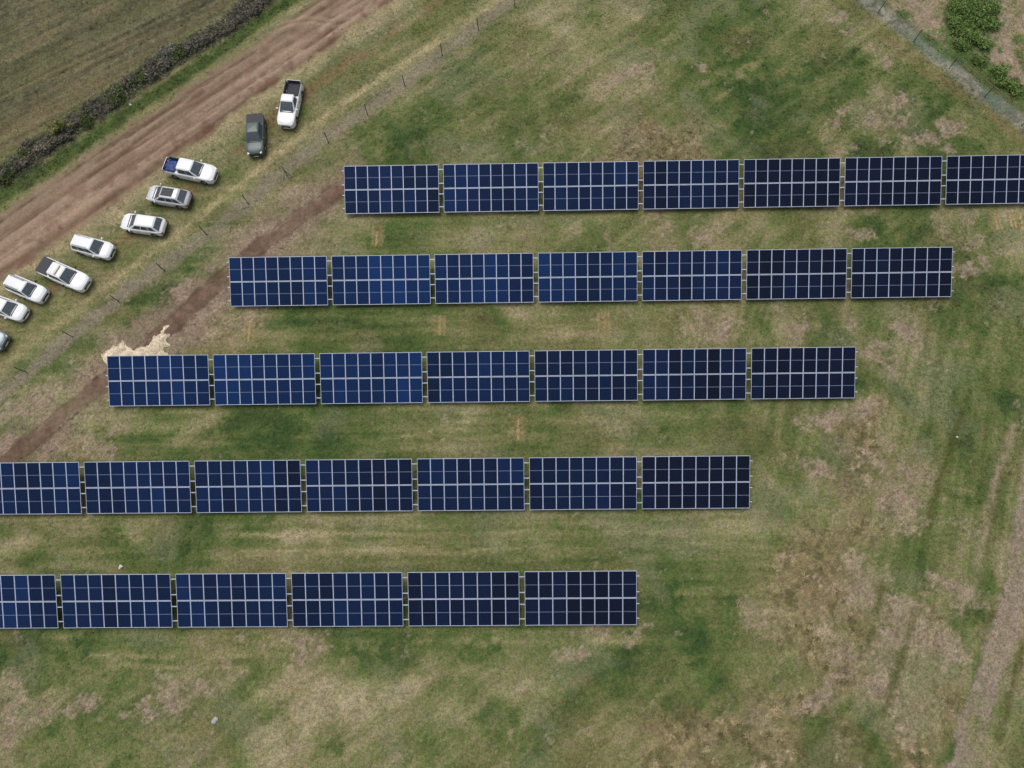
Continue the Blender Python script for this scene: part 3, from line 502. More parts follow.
M['stone'] = mat_plain('pale_stone', (.55, .54, .50), .9, 0, .25, 12, .6)
M['concrete'] = mat_plain('grey_concrete', (.34, .34, .34), .9, 0, .2, 10, .4)
M['bark'] = mat_plain('grey_bark', (.12, .10, .085), .9, 0, .35, 12, .5)

# ------------------------------------------------------------------ the ground
STEP = .2
X0, X1, Y0, Y1 = -68., 66., -24., 76.
gx = np.arange(X0, X1 + 1e-6, STEP); gy = np.arange(Y0, Y1 + 1e-6, STEP)
def grow(s, lim):
    out, d, p = [], .4, s
    while abs(p) < lim:
        p = p + math.copysign(d, s if s else 1); out.append(p); d *= 1.22
    return out
def grow_from(p, sgn, lim=3500.):
    out, d = [], .4
    while abs(p) < lim:
        p += sgn * d; out.append(p); d *= 1.22
    return out
left, right_, dn, up_ = grow_from(X0, -1), grow_from(X1, 1), grow_from(Y0, -1), grow_from(Y1, 1)
ax = np.array(left[::-1] + list(gx) + right_); ay = np.array(dn[::-1] + list(gy) + up_)
nx, ny = len(ax), len(ay)
XX, YY = np.meshgrid(ax, ay)
gxf, gyf = XX.ravel(), YY.ravel()
F = ground_fields(gxf, gyf)
fade = sstep(120, 60, np.hypot(gxf, gyf - 25))
zz = F['z'] * fade
verts = np.stack([gxf, gyf, zz], 1)
ii, jj = np.meshgrid(np.arange(nx - 1), np.arange(ny - 1))
base = (jj * nx + ii).ravel()
quads = np.stack([base, base + 1, base + 1 + nx, base + nx], 1)
ground = np_mesh('grass_field', verts, quads, M['ground'], colors=F['col'], smooth=True)
tag(ground, kind='structure')

def overlay(name, mask, dz, thr=.5, mat='ground'):
    """a sheet following the ground a few millimetres above it, wherever mask > thr"""
    qm = mask[quads].mean(1) > thr
    q = quads[qm]
    used, invx = np.unique(q.ravel(), return_inverse=True)
    v = verts[used].copy(); v[:, 2] += dz
    o = np_mesh(name, v, invx.reshape(-1, 4), M[mat], colors=F['col'][used], smooth=True)
    return tag(o, kind='structure')
overlay('dirt_road', F['road'], .005, mat='soil')
overlay('stubble_field', F['field'], .005)
overlay('dirt_track', F['trench'], .005, mat='soil')
overlay('gravel_strip', F['grey'], .005)

def ground_z(x, y):
    i = np.clip(np.searchsorted(ax, x) - 1, 0, nx - 2); j = np.clip(np.searchsorted(ay, y) - 1, 0, ny - 2)
    u = (x - ax[i]) / (ax[i + 1] - ax[i]); v = (y - ay[j]) / (ay[j + 1] - ay[j])
    Z = zz.reshape(ny, nx)
    return (Z[j, i] * (1 - u) + Z[j, i + 1] * u) * (1 - v) + (Z[j + 1, i] * (1 - u) + Z[j + 1, i + 1] * u) * v
def gz(x, y):
    return float(ground_z(np.array([x]), np.array([y]))[0])

# sand spilled beside the trench: a low ragged mound
def inside_poly(x, y, P):
    r = np.zeros(x.shape, bool)
    for (x0, y0), (x1, y1) in zip(P, P[1:] + P[:1]):
        c = ((y0 > y) != (y1 > y)) & (x < (x1 - x0) * (y - y0) / (y1 - y0 + 1e-12) + x0)
        r ^= c
    return r
sx0, sx1 = min(p[0] for p in SAND) - .5, max(p[0] for p in SAND) + .5
sy0, sy1 = min(p[1] for p in SAND) - .5, max(p[1] for p in SAND) + .5
sxs = np.arange(sx0, sx1, .07); sys_ = np.arange(sy0, sy1, .07)
SX, SY = np.meshgrid(sxs, sys_); sx, sy = SX.ravel(), SY.ravel()
sdx, sdy = sx + .25 * fbm(sx, sy, .6, 201, 3), sy + .25 * fbm(sx, sy, .6, 202, 3)
dS, _ = dist_poly(sdx, sdy, SAND + SAND[:1])
sd = np.where(inside_poly(sdx, sdy, SAND), dS, -dS) + .26 * fbm(sx, sy, .6, 206, 3) + .14 * fbm(sx, sy, .16, 207, 2) - .03
sz = ground_z(sx, sy) + .015 + .16 * np.clip(sd, 0, 1.0) ** 1.3 + .10 * np.clip(sd, 0, .5) * fbm(sx, sy, .5, 203, 3)
scol = C(200, 185, 162) * (1 + .30 * fbm(sx, sy, .5, 204, 3) + .1 * fbm(sx, sy, 1.5, 205, 2))[:, None]
nsx = len(sxs); si, sj = np.meshgrid(np.arange(nsx - 1), np.arange(len(sys_) - 1)); sb = (sj * nsx + si).ravel()
sq = np.stack([sb, sb + 1, sb + 1 + nsx, sb + nsx], 1)
sq = sq[sd[sq].mean(1) > 0]
us, iv = np.unique(sq.ravel(), return_inverse=True)
sand = np_mesh('sand_heap', np.stack([sx, sy, sz], 1)[us], iv.reshape(-1, 4), M['sand'], colors=scol[us], smooth=True)
tag(sand, 'pale spilled sand with ragged edge behind left end of the middle panel row', 'sand')

# ------------------------------------------------------------------ grass tufts (nobody could count them)
def tufts(name, n, xr, yr, dens, size, seed, tall=1.0):
    rg = np.random.default_rng(seed)
    x = rg.uniform(*xr, n); y = rg.uniform(*yr, n)
    i = np.clip(((x - X0) / STEP).astype(int), 0, len(gx) - 1) + len(left); j = np.clip(((y - Y0) / STEP).astype(int), 0, len(gy) - 1) + len(dn)
    k = j * nx + i
    keep = rg.random(n) < dens(k, x, y)
    x, y, k = x[keep], y[keep], k[keep]; n = len(x)
    col = F['col'][k] * rg.uniform(.78, 1.36, n)[:, None]
    col = col * (1 + rg.uniform(-.08, .08, (n, 3)))
    z = ground_z(x, y)
    s = size(k) * rg.uniform(.6, 1.4, n)
    B = 5
    V = np.zeros((n, B, 3, 3)); 
    for b in range(B):
        a = rg.uniform(0, 2 * math.pi, n); w = .055 + .03 * rg.random(n); ln = s * rg.uniform(.6, 1.1, n); h = s * rg.uniform(.2, .65, n) * tall
        ca, sa = np.cos(a), np.sin(a)
        ox, oy = rg.normal(0, .06, n), rg.normal(0, .06, n)
        V[:, b, 0] = np.stack([x + ox - sa * w, y + oy + ca * w, z - .02], 1)
        V[:, b, 1] = np.stack([x + ox + sa * w, y + oy - ca * w, z - .02], 1)
        V[:, b, 2] = np.stack([x + ox + ca * ln, y + oy + sa * ln, z + h], 1)
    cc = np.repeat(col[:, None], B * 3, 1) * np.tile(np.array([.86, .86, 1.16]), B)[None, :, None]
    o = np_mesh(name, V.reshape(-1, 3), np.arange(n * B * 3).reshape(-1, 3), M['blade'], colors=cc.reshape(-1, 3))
    return o
dens = lambda k, x, y: np.clip(F['veg'][k], 0, 1) * (.30 + .35 * np.clip(F['green'][k], 0, 1) + .5 * F['brown'][k]) * (1 - F['field'][k] * .75) * (1 - .5 * F['mown'][k])
size = lambda k: .12 + .14 * np.clip(F['brown'][k], 0, 1) + .05 * np.clip(F['green'][k], 0, 1) + .08 * F['verge'][k]
gt = tufts('grass_tufts', 150000, (-64, 62), (-20, 70), dens, size, 3)
tag(gt, 'short olive and straw coloured grass tufts covering the whole solar field', 'grass', kind='stuff')

# ------------------------------------------------------------------ solar tables
TL, TW, GAP, TILT, HC = 9.212, 4.578, .453, .34409, 1.3
ROWX = [-17.268, -27.552, -37.702, -47.961, -48.465]
ROWY = [36.724, 27.208, 17.646, 7.998, -1.456]
ROWN = [7, 7, 7, 7, 6]
MW = (TL - 7 * .012) / 8; MH = (TW - .03) / 2
CT, ST = math.cos(TILT), math.sin(TILT)
def on_tilt(y, z=0.0):
    """table plane coordinates -> table local coordinates"""
    return (y * CT - z * ST, HC + y * ST + z * CT)

def module_meshes():
    bm = bmesh.new()
    vs = box(bm, -MW / 2 + .004, MW / 2 - .004, -MH / 2 + .004, MH / 2 - .004, -.012, 0)
    uvl = bm.loops.layers.uv.new('UVMap')
    for f in bm.faces:
        for l in f.loops:
            l[uvl].uv = ((l.vert.co.x + MW / 2 - .03) / (MW - .06), (l.vert.co.y + MH / 2 - .03) / (MH - .06))
    g = bpy.data.meshes.new('solar_module'); bm.to_mesh(g); bm.free(); g.materials.append(M['cells'])
    bm = bmesh.new(); fw = .032
    box(bm, -MW / 2, -MW / 2 + fw, -MH / 2, MH / 2, -.037, .003); box(bm, MW / 2 - fw, MW / 2, -MH / 2, MH / 2, -.037, .003)
    box(bm, -MW / 2 + fw, MW / 2 - fw, -MH / 2, -MH / 2 + fw + .012, -.037, .003); box(bm, -MW / 2 + fw, MW / 2 - fw, MH / 2 - fw - .012, MH / 2, -.037, .003)
    f = bpy.data.meshes.new('module_frame'); bm.to_mesh(f); bm.free(); f.materials.append(M['alu'])
    return g, f
GM, FM = module_meshes()

def make_table():
    root = empty('solar_table')
    for r in (0, 1):
        for i in range(8):
            x = -TL / 2 + MW / 2 + i * (MW + .012); y = (.5 - r) * (MH + .03)
            o = bpy.data.objects.new('solar_module', GM); link(o, root)
            yy, z = on_tilt(y); o.location = (x, yy, z); o.rotation_euler = (TILT, 0, 0)
            fr = bpy.data.objects.new('module_frame', FM); link(fr, o)
    Mt = Matrix.Translation((0, 0, HC)) @ Matrix.Rotation(TILT, 4, 'X')
    e = TL / 2 + GAP / 2 - .004
    for fq in (.10, .39, .61, .88):
        y = TW * (.5 - fq)
        bm = bmesh.new()
        box(bm, -e, e, y - .035, y + .035, -.052, -.040, Mt); box(bm, -e, e, y - .030, y - .022, -.095, -.053, Mt); box(bm, -e, e, y + .022, y + .030, -.095, -.053, Mt)
        ra = mesh_obj('rail', bm, M['galv'], root)
        for s in (-1, 1):                                  # splice plates over the joints with the next tables
            bm = bmesh.new(); box(bm, min(s * (e - .10), s * (e - .001)), max(s * (e - .10), s * (e - .001)), y - .042, y + .042, -.0395, -.034, Mt)
            mesh_obj('splice_plate', bm, M['alu'], ra)
    for x in (-3.1, 0, 3.1):
        bm = bmesh.new(); box(bm, x - .04, x + .04, -TW / 2 + .35, TW / 2 - .35, -.20, -.098, Mt)
        mesh_obj('rafter', bm, M['galv'], root)
        for s in (-1.25, 1.25):
            yy, z = on_tilt(s, -.205)
            bm = bmesh.new(); box(bm, x - .05, x + .05, yy - .035, yy + .035, -.3, z)
            mesh_obj('leg', bm, M['galv'], root)
        y1, z1 = on_tilt(.2, -.205); y2, _ = on_tilt(1.25, -.2)
        bm = bmesh.new(); tube(bm, (x, y2 - .04, .45), (x, y1, z1), .025)
        mesh_obj('brace', bm, M['galv'], root)
    return root

ORD = ['first', 'second', 'third', 'fourth', 'fifth', 'sixth', 'seventh']
ROWNAME = ['topmost row', 'second row from the top', 'middle row', 'fourth row from the top', 'bottom row']
NOTE = {(0, 6): 'cut by the right photo edge', (3, 0): 'cut by the left photo edge', (4, 0): 'cut by the left photo edge'}
SKY_SHEEN = {(1, 1): .35, (1, 2): .25, (1, 3): .30, (1, 4): .18, (2, 1): .2, (2, 2): .25, (0, 1): .1, (0, 2): .15, (0, 3): .12, (3, 4): .15, (3, 5): .2, (1, 0): -.12, (2, 0): -.1, (4, 1): -.15, (4, 0): -.15, (3, 0): -.15, (3, 1): -.1, (3, 2): -.1, (0, 0): -.1}   # sky sheen painted per table: positive is bluer, negative darker
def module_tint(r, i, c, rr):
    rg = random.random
    u = (ROWX[r] + i * (TL + GAP) + c * MW)                 # sky reflection painted into the tint: bluer to the left, darker to the right
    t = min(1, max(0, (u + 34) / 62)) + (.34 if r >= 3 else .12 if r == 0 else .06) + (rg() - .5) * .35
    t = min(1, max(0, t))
    t = min(1, max(0, t - SKY_SHEEN.get((r, i), 0)))
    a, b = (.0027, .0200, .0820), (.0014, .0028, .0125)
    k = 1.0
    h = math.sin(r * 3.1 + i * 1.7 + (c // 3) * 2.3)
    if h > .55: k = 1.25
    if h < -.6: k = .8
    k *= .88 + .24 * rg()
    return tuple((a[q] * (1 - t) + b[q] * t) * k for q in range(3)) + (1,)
proto = make_table()
first = True
for r in range(5):
    for i in range(ROWN[r]):
        t = proto if first else copy_tree(proto)
        first = False
        t.location = (ROWX[r] + TL / 2 + i * (TL + GAP), ROWY[r], 0)
        place = NOTE.get((r, i), ('rightmost' if i == ROWN[r] - 1 else 'leftmost' if i == 0 else ORD[i] + ' from the left'))
        tag(t, 'solar table ' + place + ' in the ' + ROWNAME[r], 'solar table', 'solar tables standing in five rows')
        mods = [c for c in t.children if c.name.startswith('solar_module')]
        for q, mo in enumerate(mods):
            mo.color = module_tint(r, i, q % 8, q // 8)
            mo.rotation_euler = (TILT + random.gauss(0, .004), random.gauss(0, .004), 0)

# ------------------------------------------------------------------ vehicles
def grid_faces(bm, rings, close_ring=False):
    for a, b in zip(rings[:-1], rings[1:]):
        n = len(a)
        for i in range(n if close_ring else n - 1):
            j = (i + 1) % n
            bm.faces.new((a[i], a[j], b[j], b[i]))

def vehicle(name, label, cat, loc, heading, L=4.6, W=1.84, paint='white', bed=None, bedtop=1.12, cab=(1.0, .1, -.9, -.75), roof=1.72, belt=1.02, hood=1.08, tonneau=False,
            canopy=False, liner=True, panoroof=False, rails=False, wb=None, group=None, roofbox=None, badge=None):
    """cab = x of: windscreen foot, windscreen head, rear glass foot, rear glass head"""
    root = empty(name, loc, heading); tag(root, label, cat, group)
    P = M[paint]
    h = L / 2; wb = wb or L * .585
    xf, xr = wb / 2 + .04, -wb / 2 + .04
    RA, RC = .40, .36
    cwf, cwr = cab[0], cab[2]
    def plan_w(x):
        t = max(0, (abs(x) - (h - .75)) / .75)
        return W / 2 * (1 - (.24 if x > 0 else .14) * t ** 2.2)
    def top_z(x):
        if x > cwf - .05:
            t = (x - cwf) / (h - cwf); return hood - .04 * t - .20 * max(0, t) ** 3.2
        if bed is not None and x < bed: return bedtop
        if bed is None and x < -h + .5:
            t = (-h + .5 - x) / .5; return belt + .03 - .18 * t ** 3
        return belt + .03
    xs = list(np.arange(-h, h + .001, .09))
    for xa in (xf, xr):
        xs += [xa - RA, xa + RA, xa - RA - .004, xa + RA + .004]
    if bed is not None: xs += [bed, bed - .06, bed - .064, -h + .07, -h + .074]
    xs += [h - .03, -h + .03]
    xs = sorted(set(round(v, 4) for v in xs))
    bm = bmesh.new(); rings = []
    for x in xs:
        w = plan_w(x); zt = top_z(x); end = (abs(x) > h - .02)
        if abs(x) > h - .32: w -= .13 * ((abs(x) - h + .32) / .32) ** 2.5
        if end: w -= .04
        zb = .30 + (.10 if abs(x) > h - .1 else 0)
        for xa in (xf, xr):
            if abs(x - xa) < RA + .001: zb = max(zb, RC + math.sqrt(max(0, RA * RA - (x - xa) ** 2)))
        if end: zt -= .05
        zs = min(zt - .06, belt - .04)
        inbed = bed is not None and x < bed - .062 and x > -h + .072
        zm = max(zb + .08, .68)
        half = [(0, .30), (w - .24, .30), (w - .24, zb), (w - .03, zb), (w, zb + .04), (w + .012, zm), (w - .015, zs)]
        if bed is not None and x < bed:
            half += [(w - .02, zt - .02), (w - .04, zt), (w - .11, zt), (w - .115, zt - .01 if not inbed else .72), (0, zt - .01 if not inbed else .72)]
        else:
            half += [(w - .07, zt - .035), (w - .16, zt - .005), (w * .6, zt + .02), (w * .3, zt + .032), (0, zt + .035)]
        ring = [bm.verts.new((x, y, z)) for y, z in half] + [bm.verts.new((x, -y, z)) for y, z in half[-2:0:-1]]
        rings.append(ring)
    grid_faces(bm, rings, True)
    for rg_, rev in ((rings[0], True), (rings[-1], False)):
        try: bm.faces.new(rg_ if rev else rg_[::-1])
        except ValueError: pass
    bmesh.ops.recalc_face_normals(bm, faces=bm.faces[:])
    body = mesh_obj('body', bm, P, root, 35)
    # greenhouse
    wB, wR = W / 2 - .10, W / 2 - .27
    def ringpts(z, a, b, w, c=.16, n=5):
        pts = []
        for (cx, cy, a0) in ((a - c, w - c, 0), (b + c, w - c, 90), (b + c, -w + c, 180), (a - c, -w + c, 270)):
            for k in range(n):
                t = R(a0 + 90 * k / (n - 1)); pts.append((cx + c * math.cos(t), cy + c * math.sin(t), z))
        return pts
    zB = belt - .02; zR = roof - .07
    bm = bmesh.new(); rg_ = []
    lv = [(zB, cab[0] + .02, cab[2] - .02, wB), (zR, cab[1], cab[3], wR), (roof - .025, cab[1] - .10, cab[3] + .06, wR - .06), (roof, cab[1] - .28, cab[3] + .22, wR - .22)]
    for z, a, b, w in lv: rg_.append([bm.verts.new(p) for p in ringpts(z, a, b, w)])
    grid_faces(bm, rg_, True); bm.faces.new(rg_[-1]); bmesh.ops.recalc_face_normals(bm, faces=bm.faces[:])
    mesh_obj('cabin', bm, P, root, 28)
    def quad(nm, pts, mat, parent=None, off=.008, sub=None):
        p = [Vector(q) for q in pts]; n = (p[1] - p[0]).cross(p[3] - p[0]).normalized()
        c = sum(p, Vector()) / 4
        if n.dot(c - Vector((c.x * .3 + (cab[0] + cab[2]) * .35, 0, .9))) < 0: n = -n
        bm = bmesh.new()
        A = [bm.verts.new(q + n * off) for q in p]; B = [bm.verts.new(q - n * .01) for q in p]
        bm.faces.new(A); bm.faces.new(B[::-1])
        for i in range(4): bm.faces.new((A[i], B[i], B[(i + 1) % 4], A[(i + 1) % 4]))
        bmesh.ops.recalc_face_normals(bm, faces=bm.faces[:])
        return mesh_obj(nm, bm, mat, parent or root)
    def lerp(a, b, t): return tuple(a[i] + (b[i] - a[i]) * t for i in range(3))
    # windscreen / rear glass
    for nm, k in (('windscreen', 0), ('rear_window', 2)):
        xb, xt = (cab[0] + .02, cab[1]) if k == 0 else (cab[2] - .02, cab[3])
        f0, f1 = ((.04, .95) if k == 0 else (.15, .88))
        if bed is not None and k == 2: f0 = .3
        y0, y1 = wB - .07, wR - .05
        pts = [lerp((xb, s * y0, zB), (xt, s * y1, zR), f) for s, f in ((-1, f0), (1, f0), (1, f1), (-1, f1))]
        quad(nm, pts, M['glass'], off=.012)
    # side glass
    clen = cab[0] - cab[2]
    splits = [0, .47, 1] if clen > 2.1 and bed is not None else ([0, .36, .70, 1] if bed is None else [0, 1])
    for s in (-1, 1):
        for a, b in zip(splits[:-1], splits[1:]):
            def pt(u, f):
                lo = cab[0] - .30 + (cab[2] + .22 - cab[0] + .30) * u; hi = cab[1] - .12 + (cab[3] + .18 - cab[1] + .12) * u
                return lerp((lo, s * wB, zB), (hi, s * wR, zR), f)
            e = .018
            quad('side_window', [pt(a + e, .14), pt(b - e, .14), pt(b - e, .90), pt(a + e, .90)], M['glass'], off=.010)
        # doors with handles
        nd = 2 if (bed is None or clen > 2.1) else 1
        d0, d1 = cab[0] - .28, max(cab[2] + .05, xr + RA + .06 if bed is None else cab[2] + .02)
        for k in range(nd):
            xa, xb = d0 + (d1 - d0) * k / nd, d0 + (d1 - d0) * (k + 1) / nd
            bm = bmesh.new(); yo = s * (W / 2 + .006)
            box(bm, xb + .012, xa - .012, min(yo, yo + s * .012), max(yo, yo + s * .012), .40, .80)
            dr = mesh_obj('door', bm, P, root)
            bm = bmesh.new(); yo2 = s * (W / 2 + .019)
            box(bm, xb + .06, xb + .22, min(yo2, yo2 + s * .03), max(yo2, yo2 + s * .03), .755, .785)
            mesh_obj('handle', bm, M['plastic'] if paint != 'silver' else M['rim'], dr)
        # mirror
        bm = bmesh.new(); xm = cab[0] - .30
        bmesh.ops.create_icosphere(bm, subdivisions=2, radius=1)
        for v in bm.verts: v.co = Vector((v.co.x * .085 + xm, v.co.y * .13 + s * (W / 2 + .12), v.co.z * .10 + belt + .10))
        mesh_obj('side_mirror', bm, P if badge != 'blackmirror' else M['plastic'], root, 60)
        # lamps
        wfr = plan_w(h - .18)
        bm = bmesh.new(); box(bm, -.17, .17, -.07, .07, -.075, .075)
        bmesh.ops.bevel(bm, geom=bm.edges[:], offset=.025, segments=2, affect='EDGES')
        for v in bm.verts: v.co = Matrix.Translation((h - .17, s * (wfr - .13), hood - .25)) @ Matrix.Rotation(-s * R(25), 4, 'Z') @ v.co
        mesh_obj('headlight', bm, M['lamp'], root, 40)
        bm = bmesh.new(); wre = plan_w(-h + .05)
        box(bm, -h - .012, -h + .14, min(s * (wre - .16), s * (wre + .012)), max(s * (wre - .16), s * (wre + .012)), .62, .84)
        bmesh.ops.bevel(bm, geom=bm.edges[:], offset=.015, segments=1, affect='EDGES')
        mesh_obj('tail_light', bm, M['red'], root)
        for xa in (xf, xr):
            bm = bmesh.new(); wy = s * (W / 2 - .115); rt = RC - .005
            prof = [(.20, -.11), (rt - .05, -.115), (rt, -.08), (rt, .08), (rt - .05, .115), (.20, .11)]
            rr = []
            for q in range(25):
                t = 2 * math.pi * q / 24
                rr.append([bm.verts.new((xa + r_ * math.cos(t), wy + o_, RC + r_ * math.sin(t))) for r_, o_ in prof])
            grid_faces(bm, rr); bmesh.ops.remove_doubles(bm, verts=bm.verts[:], dist=1e-4); bmesh.ops.recalc_face_normals(bm, faces=bm.faces[:])
            wh = mesh_obj('wheel', bm, M['rubber'], root, 40)
            bm = bmesh.new()
            tube(bm, (xa, wy - s * .02, RC), (xa, wy + s * .07, RC), .205, .205, 20)
            for q in range(5):
                t = 2 * math.pi * q / 5
                tube(bm, (xa, wy + s * .095, RC), (xa + .18 * math.cos(t), wy + s * .08, RC + .18 * math.sin(t)), .03, .025, 6)
            mesh_obj('rim', bm, M['rim'], wh)
        if rails:
            bm = bmesh.new(); yr = s * (wR - .06)
            tube(bm, (cab[1] - .25, yr, roof + .035), (cab[3] + .22, yr, roof + .035), .022)
            tube(bm, (cab[1] - .3, yr, roof - .03), (cab[1] - .25, yr, roof + .035), .022); tube(bm, (cab[3] + .27, yr, roof - .03), (cab[3] + .22, yr, roof + .035), .022)
            mesh_obj('roof_rail', bm, M['rim'] if rails == 1 else M['plastic'], root)
    # bumper/grille/plates
    bm = bmesh.new(); box(bm, h - .06, h + .015, -.46, .46, .48, .70); bmesh.ops.bevel(bm, geom=bm.edges[:], offset=.02, segments=1, affect='EDGES'); mesh_obj('grille', bm, M['plastic'], root)
    bm = bmesh.new(); box(bm, h + .017, h + .025, -.24, .24, .44, .55); mesh_obj('number_plate', bm, M['plate'], root)
    bm = bmesh.new(); box(bm, -h - .025, -h - .017, -.24, .24, .60, .71); mesh_obj('number_plate', bm, M['plate'], root)
    bm = bmesh.new(); box(bm, -h - .07, -h + .1, -W / 2 + .16, W / 2 - .16, .38, .52); bmesh.ops.bevel(bm, geom=bm.edges[:], offset=.03, segments=2, affect='EDGES')
    mesh_obj('rear_bumper', bm, M['rim'] if bed is not None else M['plastic'], root, 40)
    bm = bmesh.new(); box(bm, cab[0] - .01, cab[0] + .09, -wB + .12, wB - .12, hood + .005, hood + .035); mesh_obj('wiper_cowl', bm, M['plastic'], root)
    if bed is not None:
        wi = W / 2 - .12
        if tonneau:
            bm = bmesh.new(); box(bm, -h + .05, bed - .03, -wi - .03, wi + .03, bedtop + .004, bedtop + .045)
            bmesh.ops.bevel(bm, geom=bm.edges[:], offset=.02, segments=2, affect='EDGES'); mesh_obj('bed_cover', bm, M['vinyl'], root, 40)
        elif liner:
            bm = bmesh.new(); x0, x1 = -h + .085, bed - .075; wj = wi - .07
            box(bm, x0, x1, -wj, wj, .723, .735)
            for k in range(9):
                yk = -wj + .1 + k * (2 * wj - .2) / 8; box(bm, x0 + .03, x1 - .03, yk - .03, yk + .03, .736, .75)
            for s in (-1, 1): box(bm, x0, x1, min(s * wj, s * (wj + .018)), max(s * wj, s * (wj + .018)), .737, bedtop + .006)
            box(bm, x0, x0 + .015, -wj + .002, wj - .002, .737, bedtop); box(bm, x1 - .015, x1, -wj + .002, wj - .002, .737, bedtop + .006)
            mesh_obj('bed_liner', bm, M['liner'], root)
            for s in (-1, 1):
                bm = bmesh.new(); box(bm, -h + .1, bed - .08, min(s * (wi - .02), s * (wi + .06)), max(s * (wi - .02), s * (wi + .06)), bedtop + .008, bedtop + .03)
                mesh_obj('bed_rail_cap', bm, M['plastic'], root)
    if panoroof:
        bm = bmesh.new(); box(bm, cab[3] + .45, cab[1] - .12, -wR + .16, wR - .16, roof - .012, roof + .008)
        bmesh.ops.bevel(bm, geom=bm.edges[:], offset=.006, segments=1, affect='EDGES'); mesh_obj('sunroof', bm, M['roofglass'], root)
    if roofbox:
        bm = bmesh.new(); box(bm, cab[1] - .62, cab[1] - .44, -wR + .12, wR - .12, roof + .04, roof + .13); bmesh.ops.bevel(bm, geom=bm.edges[:], offset=.03, segments=2, affect='EDGES')
        mesh_obj('light_bar', bm, M['amber'], root, 40)
        for s in (-1, 1):
            bm = bmesh.new(); tube(bm, (cab[1] - .53, s * .45, roof - .03), (cab[1] - .53, s * .45, roof + .05), .03); mesh_obj('bracket', bm, M['plastic'], root)
    return root

def put(front, tail):
    """centre and heading from where the nose and the tail stand"""
    fx, fy = front; tx, ty = tail
    x, y = (fx + tx) / 2, (fy + ty) / 2
    return (x, y, gz(x, y)), math.atan2(fy - ty, fx - tx), math.hypot(fx - tx, fy - ty)
CARS = 'vehicles parked on the verge of the dirt road'
pk2 = dict(W=1.80, bedtop=1.13, roof=1.79, belt=1.10, hood=1.12)
p, a, l = put((-23.85, 44.29), (-23.24, 49.74))
vehicle('pickup_truck', 'white pickup truck with long empty dark load bed, nearest the fence at top', 'pickup truck', p, a, L=5.25, bed=-.62, cab=(1.22, .38, -.52, -.44), group=CARS, **pk2)
p, a, l = put((-26.59, 40.95), (-26.97, 45.93))
vehicle('pickup_truck', 'dark grey pickup truck with covered bed between white vehicles', 'pickup truck', p, a, L=4.55, paint='dark', bed=-1.0, cab=(1.05, .40, -.95, -.82), tonneau=True, group=CARS, **pk2)
p, a, l = put((-30.12, 38.87), (-35.75, 40.22))
pick_blue = vehicle('pickup_truck', 'white double cab pickup truck carrying blue load in its open bed', 'pickup truck', p, a, L=5.3, bed=-1.12, cab=(1.3, .58, -1.02, -.9), group=CARS, **pk2)
tp, ta = p, a
p, a, l = put((-37.04, 37.11), (-32.54, 36.28))
vehicle('parked_car', 'silver car with black glass sunroof parked below the blue loaded pickup', 'car', p, a, L=4.25, W=1.74, paint='silver', cab=(1.25, .45, -1.95, -1.3), roof=1.58, belt=.98, hood=1.02, panoroof=True, group=CARS)
p, a, l = put((-39.23, 34.03), (-34.53, 33.3))
vehicle('parked_car', 'white car with plain white roof parked below the silver car', 'car', p, a, L=4.3, W=1.74, cab=(1.22, .42, -1.95, -1.45), roof=1.6, belt=.99, hood=1.03, group=CARS)
p, a, l = put((-39.3, 30.67), (-43.8, 31.96))
vehicle('parked_car', 'white car with silver roof rails facing the fence beside a covered pickup', 'car', p, a, L=4.1, W=1.72, cab=(1.06, .38, -1.9, -1.62), roof=1.66, belt=1.0, hood=1.06, rails=1, group=CARS)
p, a, l = put((-41.18, 27.22), (-46.5, 29.63))
vehicle('pickup_truck', 'white double cab pickup truck with flat black bed cover and roof bar', 'pickup truck', p, a, L=5.15, bed=-1.15, cab=(1.25, .5, -1.05, -.93), tonneau=True, roofbox=True, group=CARS, badge='blackmirror', **pk2)
p, a, l = put((-45.16, 26.13), (-49.22, 27.88))
vehicle('parked_car', 'white wagon with black side windows beside the pickup with black bed cover', 'car', p, a, L=4.0, W=1.68, cab=(.98, .36, -1.86, -1.68), roof=1.72, belt=1.05, hood=1.1, rails=2, group=CARS, badge='blackmirror')
p, a, l = put((-46.71, 24.33), (-51.04, 26.01))
vehicle('parked_car', 'white hatchback cut by the left photo edge, second from the bottom', 'car', p, a, L=4.05, W=1.70, cab=(1.08, .34, -2.0, -1.6), roof=1.6, belt=1.0, hood=1.04, group=CARS)
p, a, l = put((-48.3, 21.62), (-52.65, 23.06))
vehicle('parked_car', 'blue grey car at the left edge with only its nose in view', 'car', p, a, L=4.5, paint='blue_grey', cab=(.9, .2, -2.0, -1.6), roof=1.6, belt=1.0, hood=1.04, group=CARS)

# crumpled blue tarpaulin lying in the open bed
n = 34
tx, ty = np.meshgrid(np.linspace(-2.53, -1.24, n), np.linspace(-.70, .70, n))
tzv = .80 + .20 * np.clip(1.2 - (np.abs(ty) / .7) ** 4, 0, 1) + .20 * fbm(tx.ravel(), ty.ravel(), .28, 301, 3).reshape(n, n)
tv = np.stack([tx.ravel(), ty.ravel(), np.clip(tzv, .78, 1.3).ravel()], 1)
bi, bj = np.meshgrid(np.arange(n - 1), np.arange(n - 1)); bb = (bj * n + bi).ravel()
tarp = np_mesh('tarpaulin', tv, np.stack([bb, bb + 1, bb + 1 + n, bb + n], 1), M['tarp'])
tarp.location = tp; tarp.rotation_euler = (0, 0, ta)
tag(tarp, 'crumpled blue tarpaulin heaped in the open bed of a white pickup', 'tarpaulin')

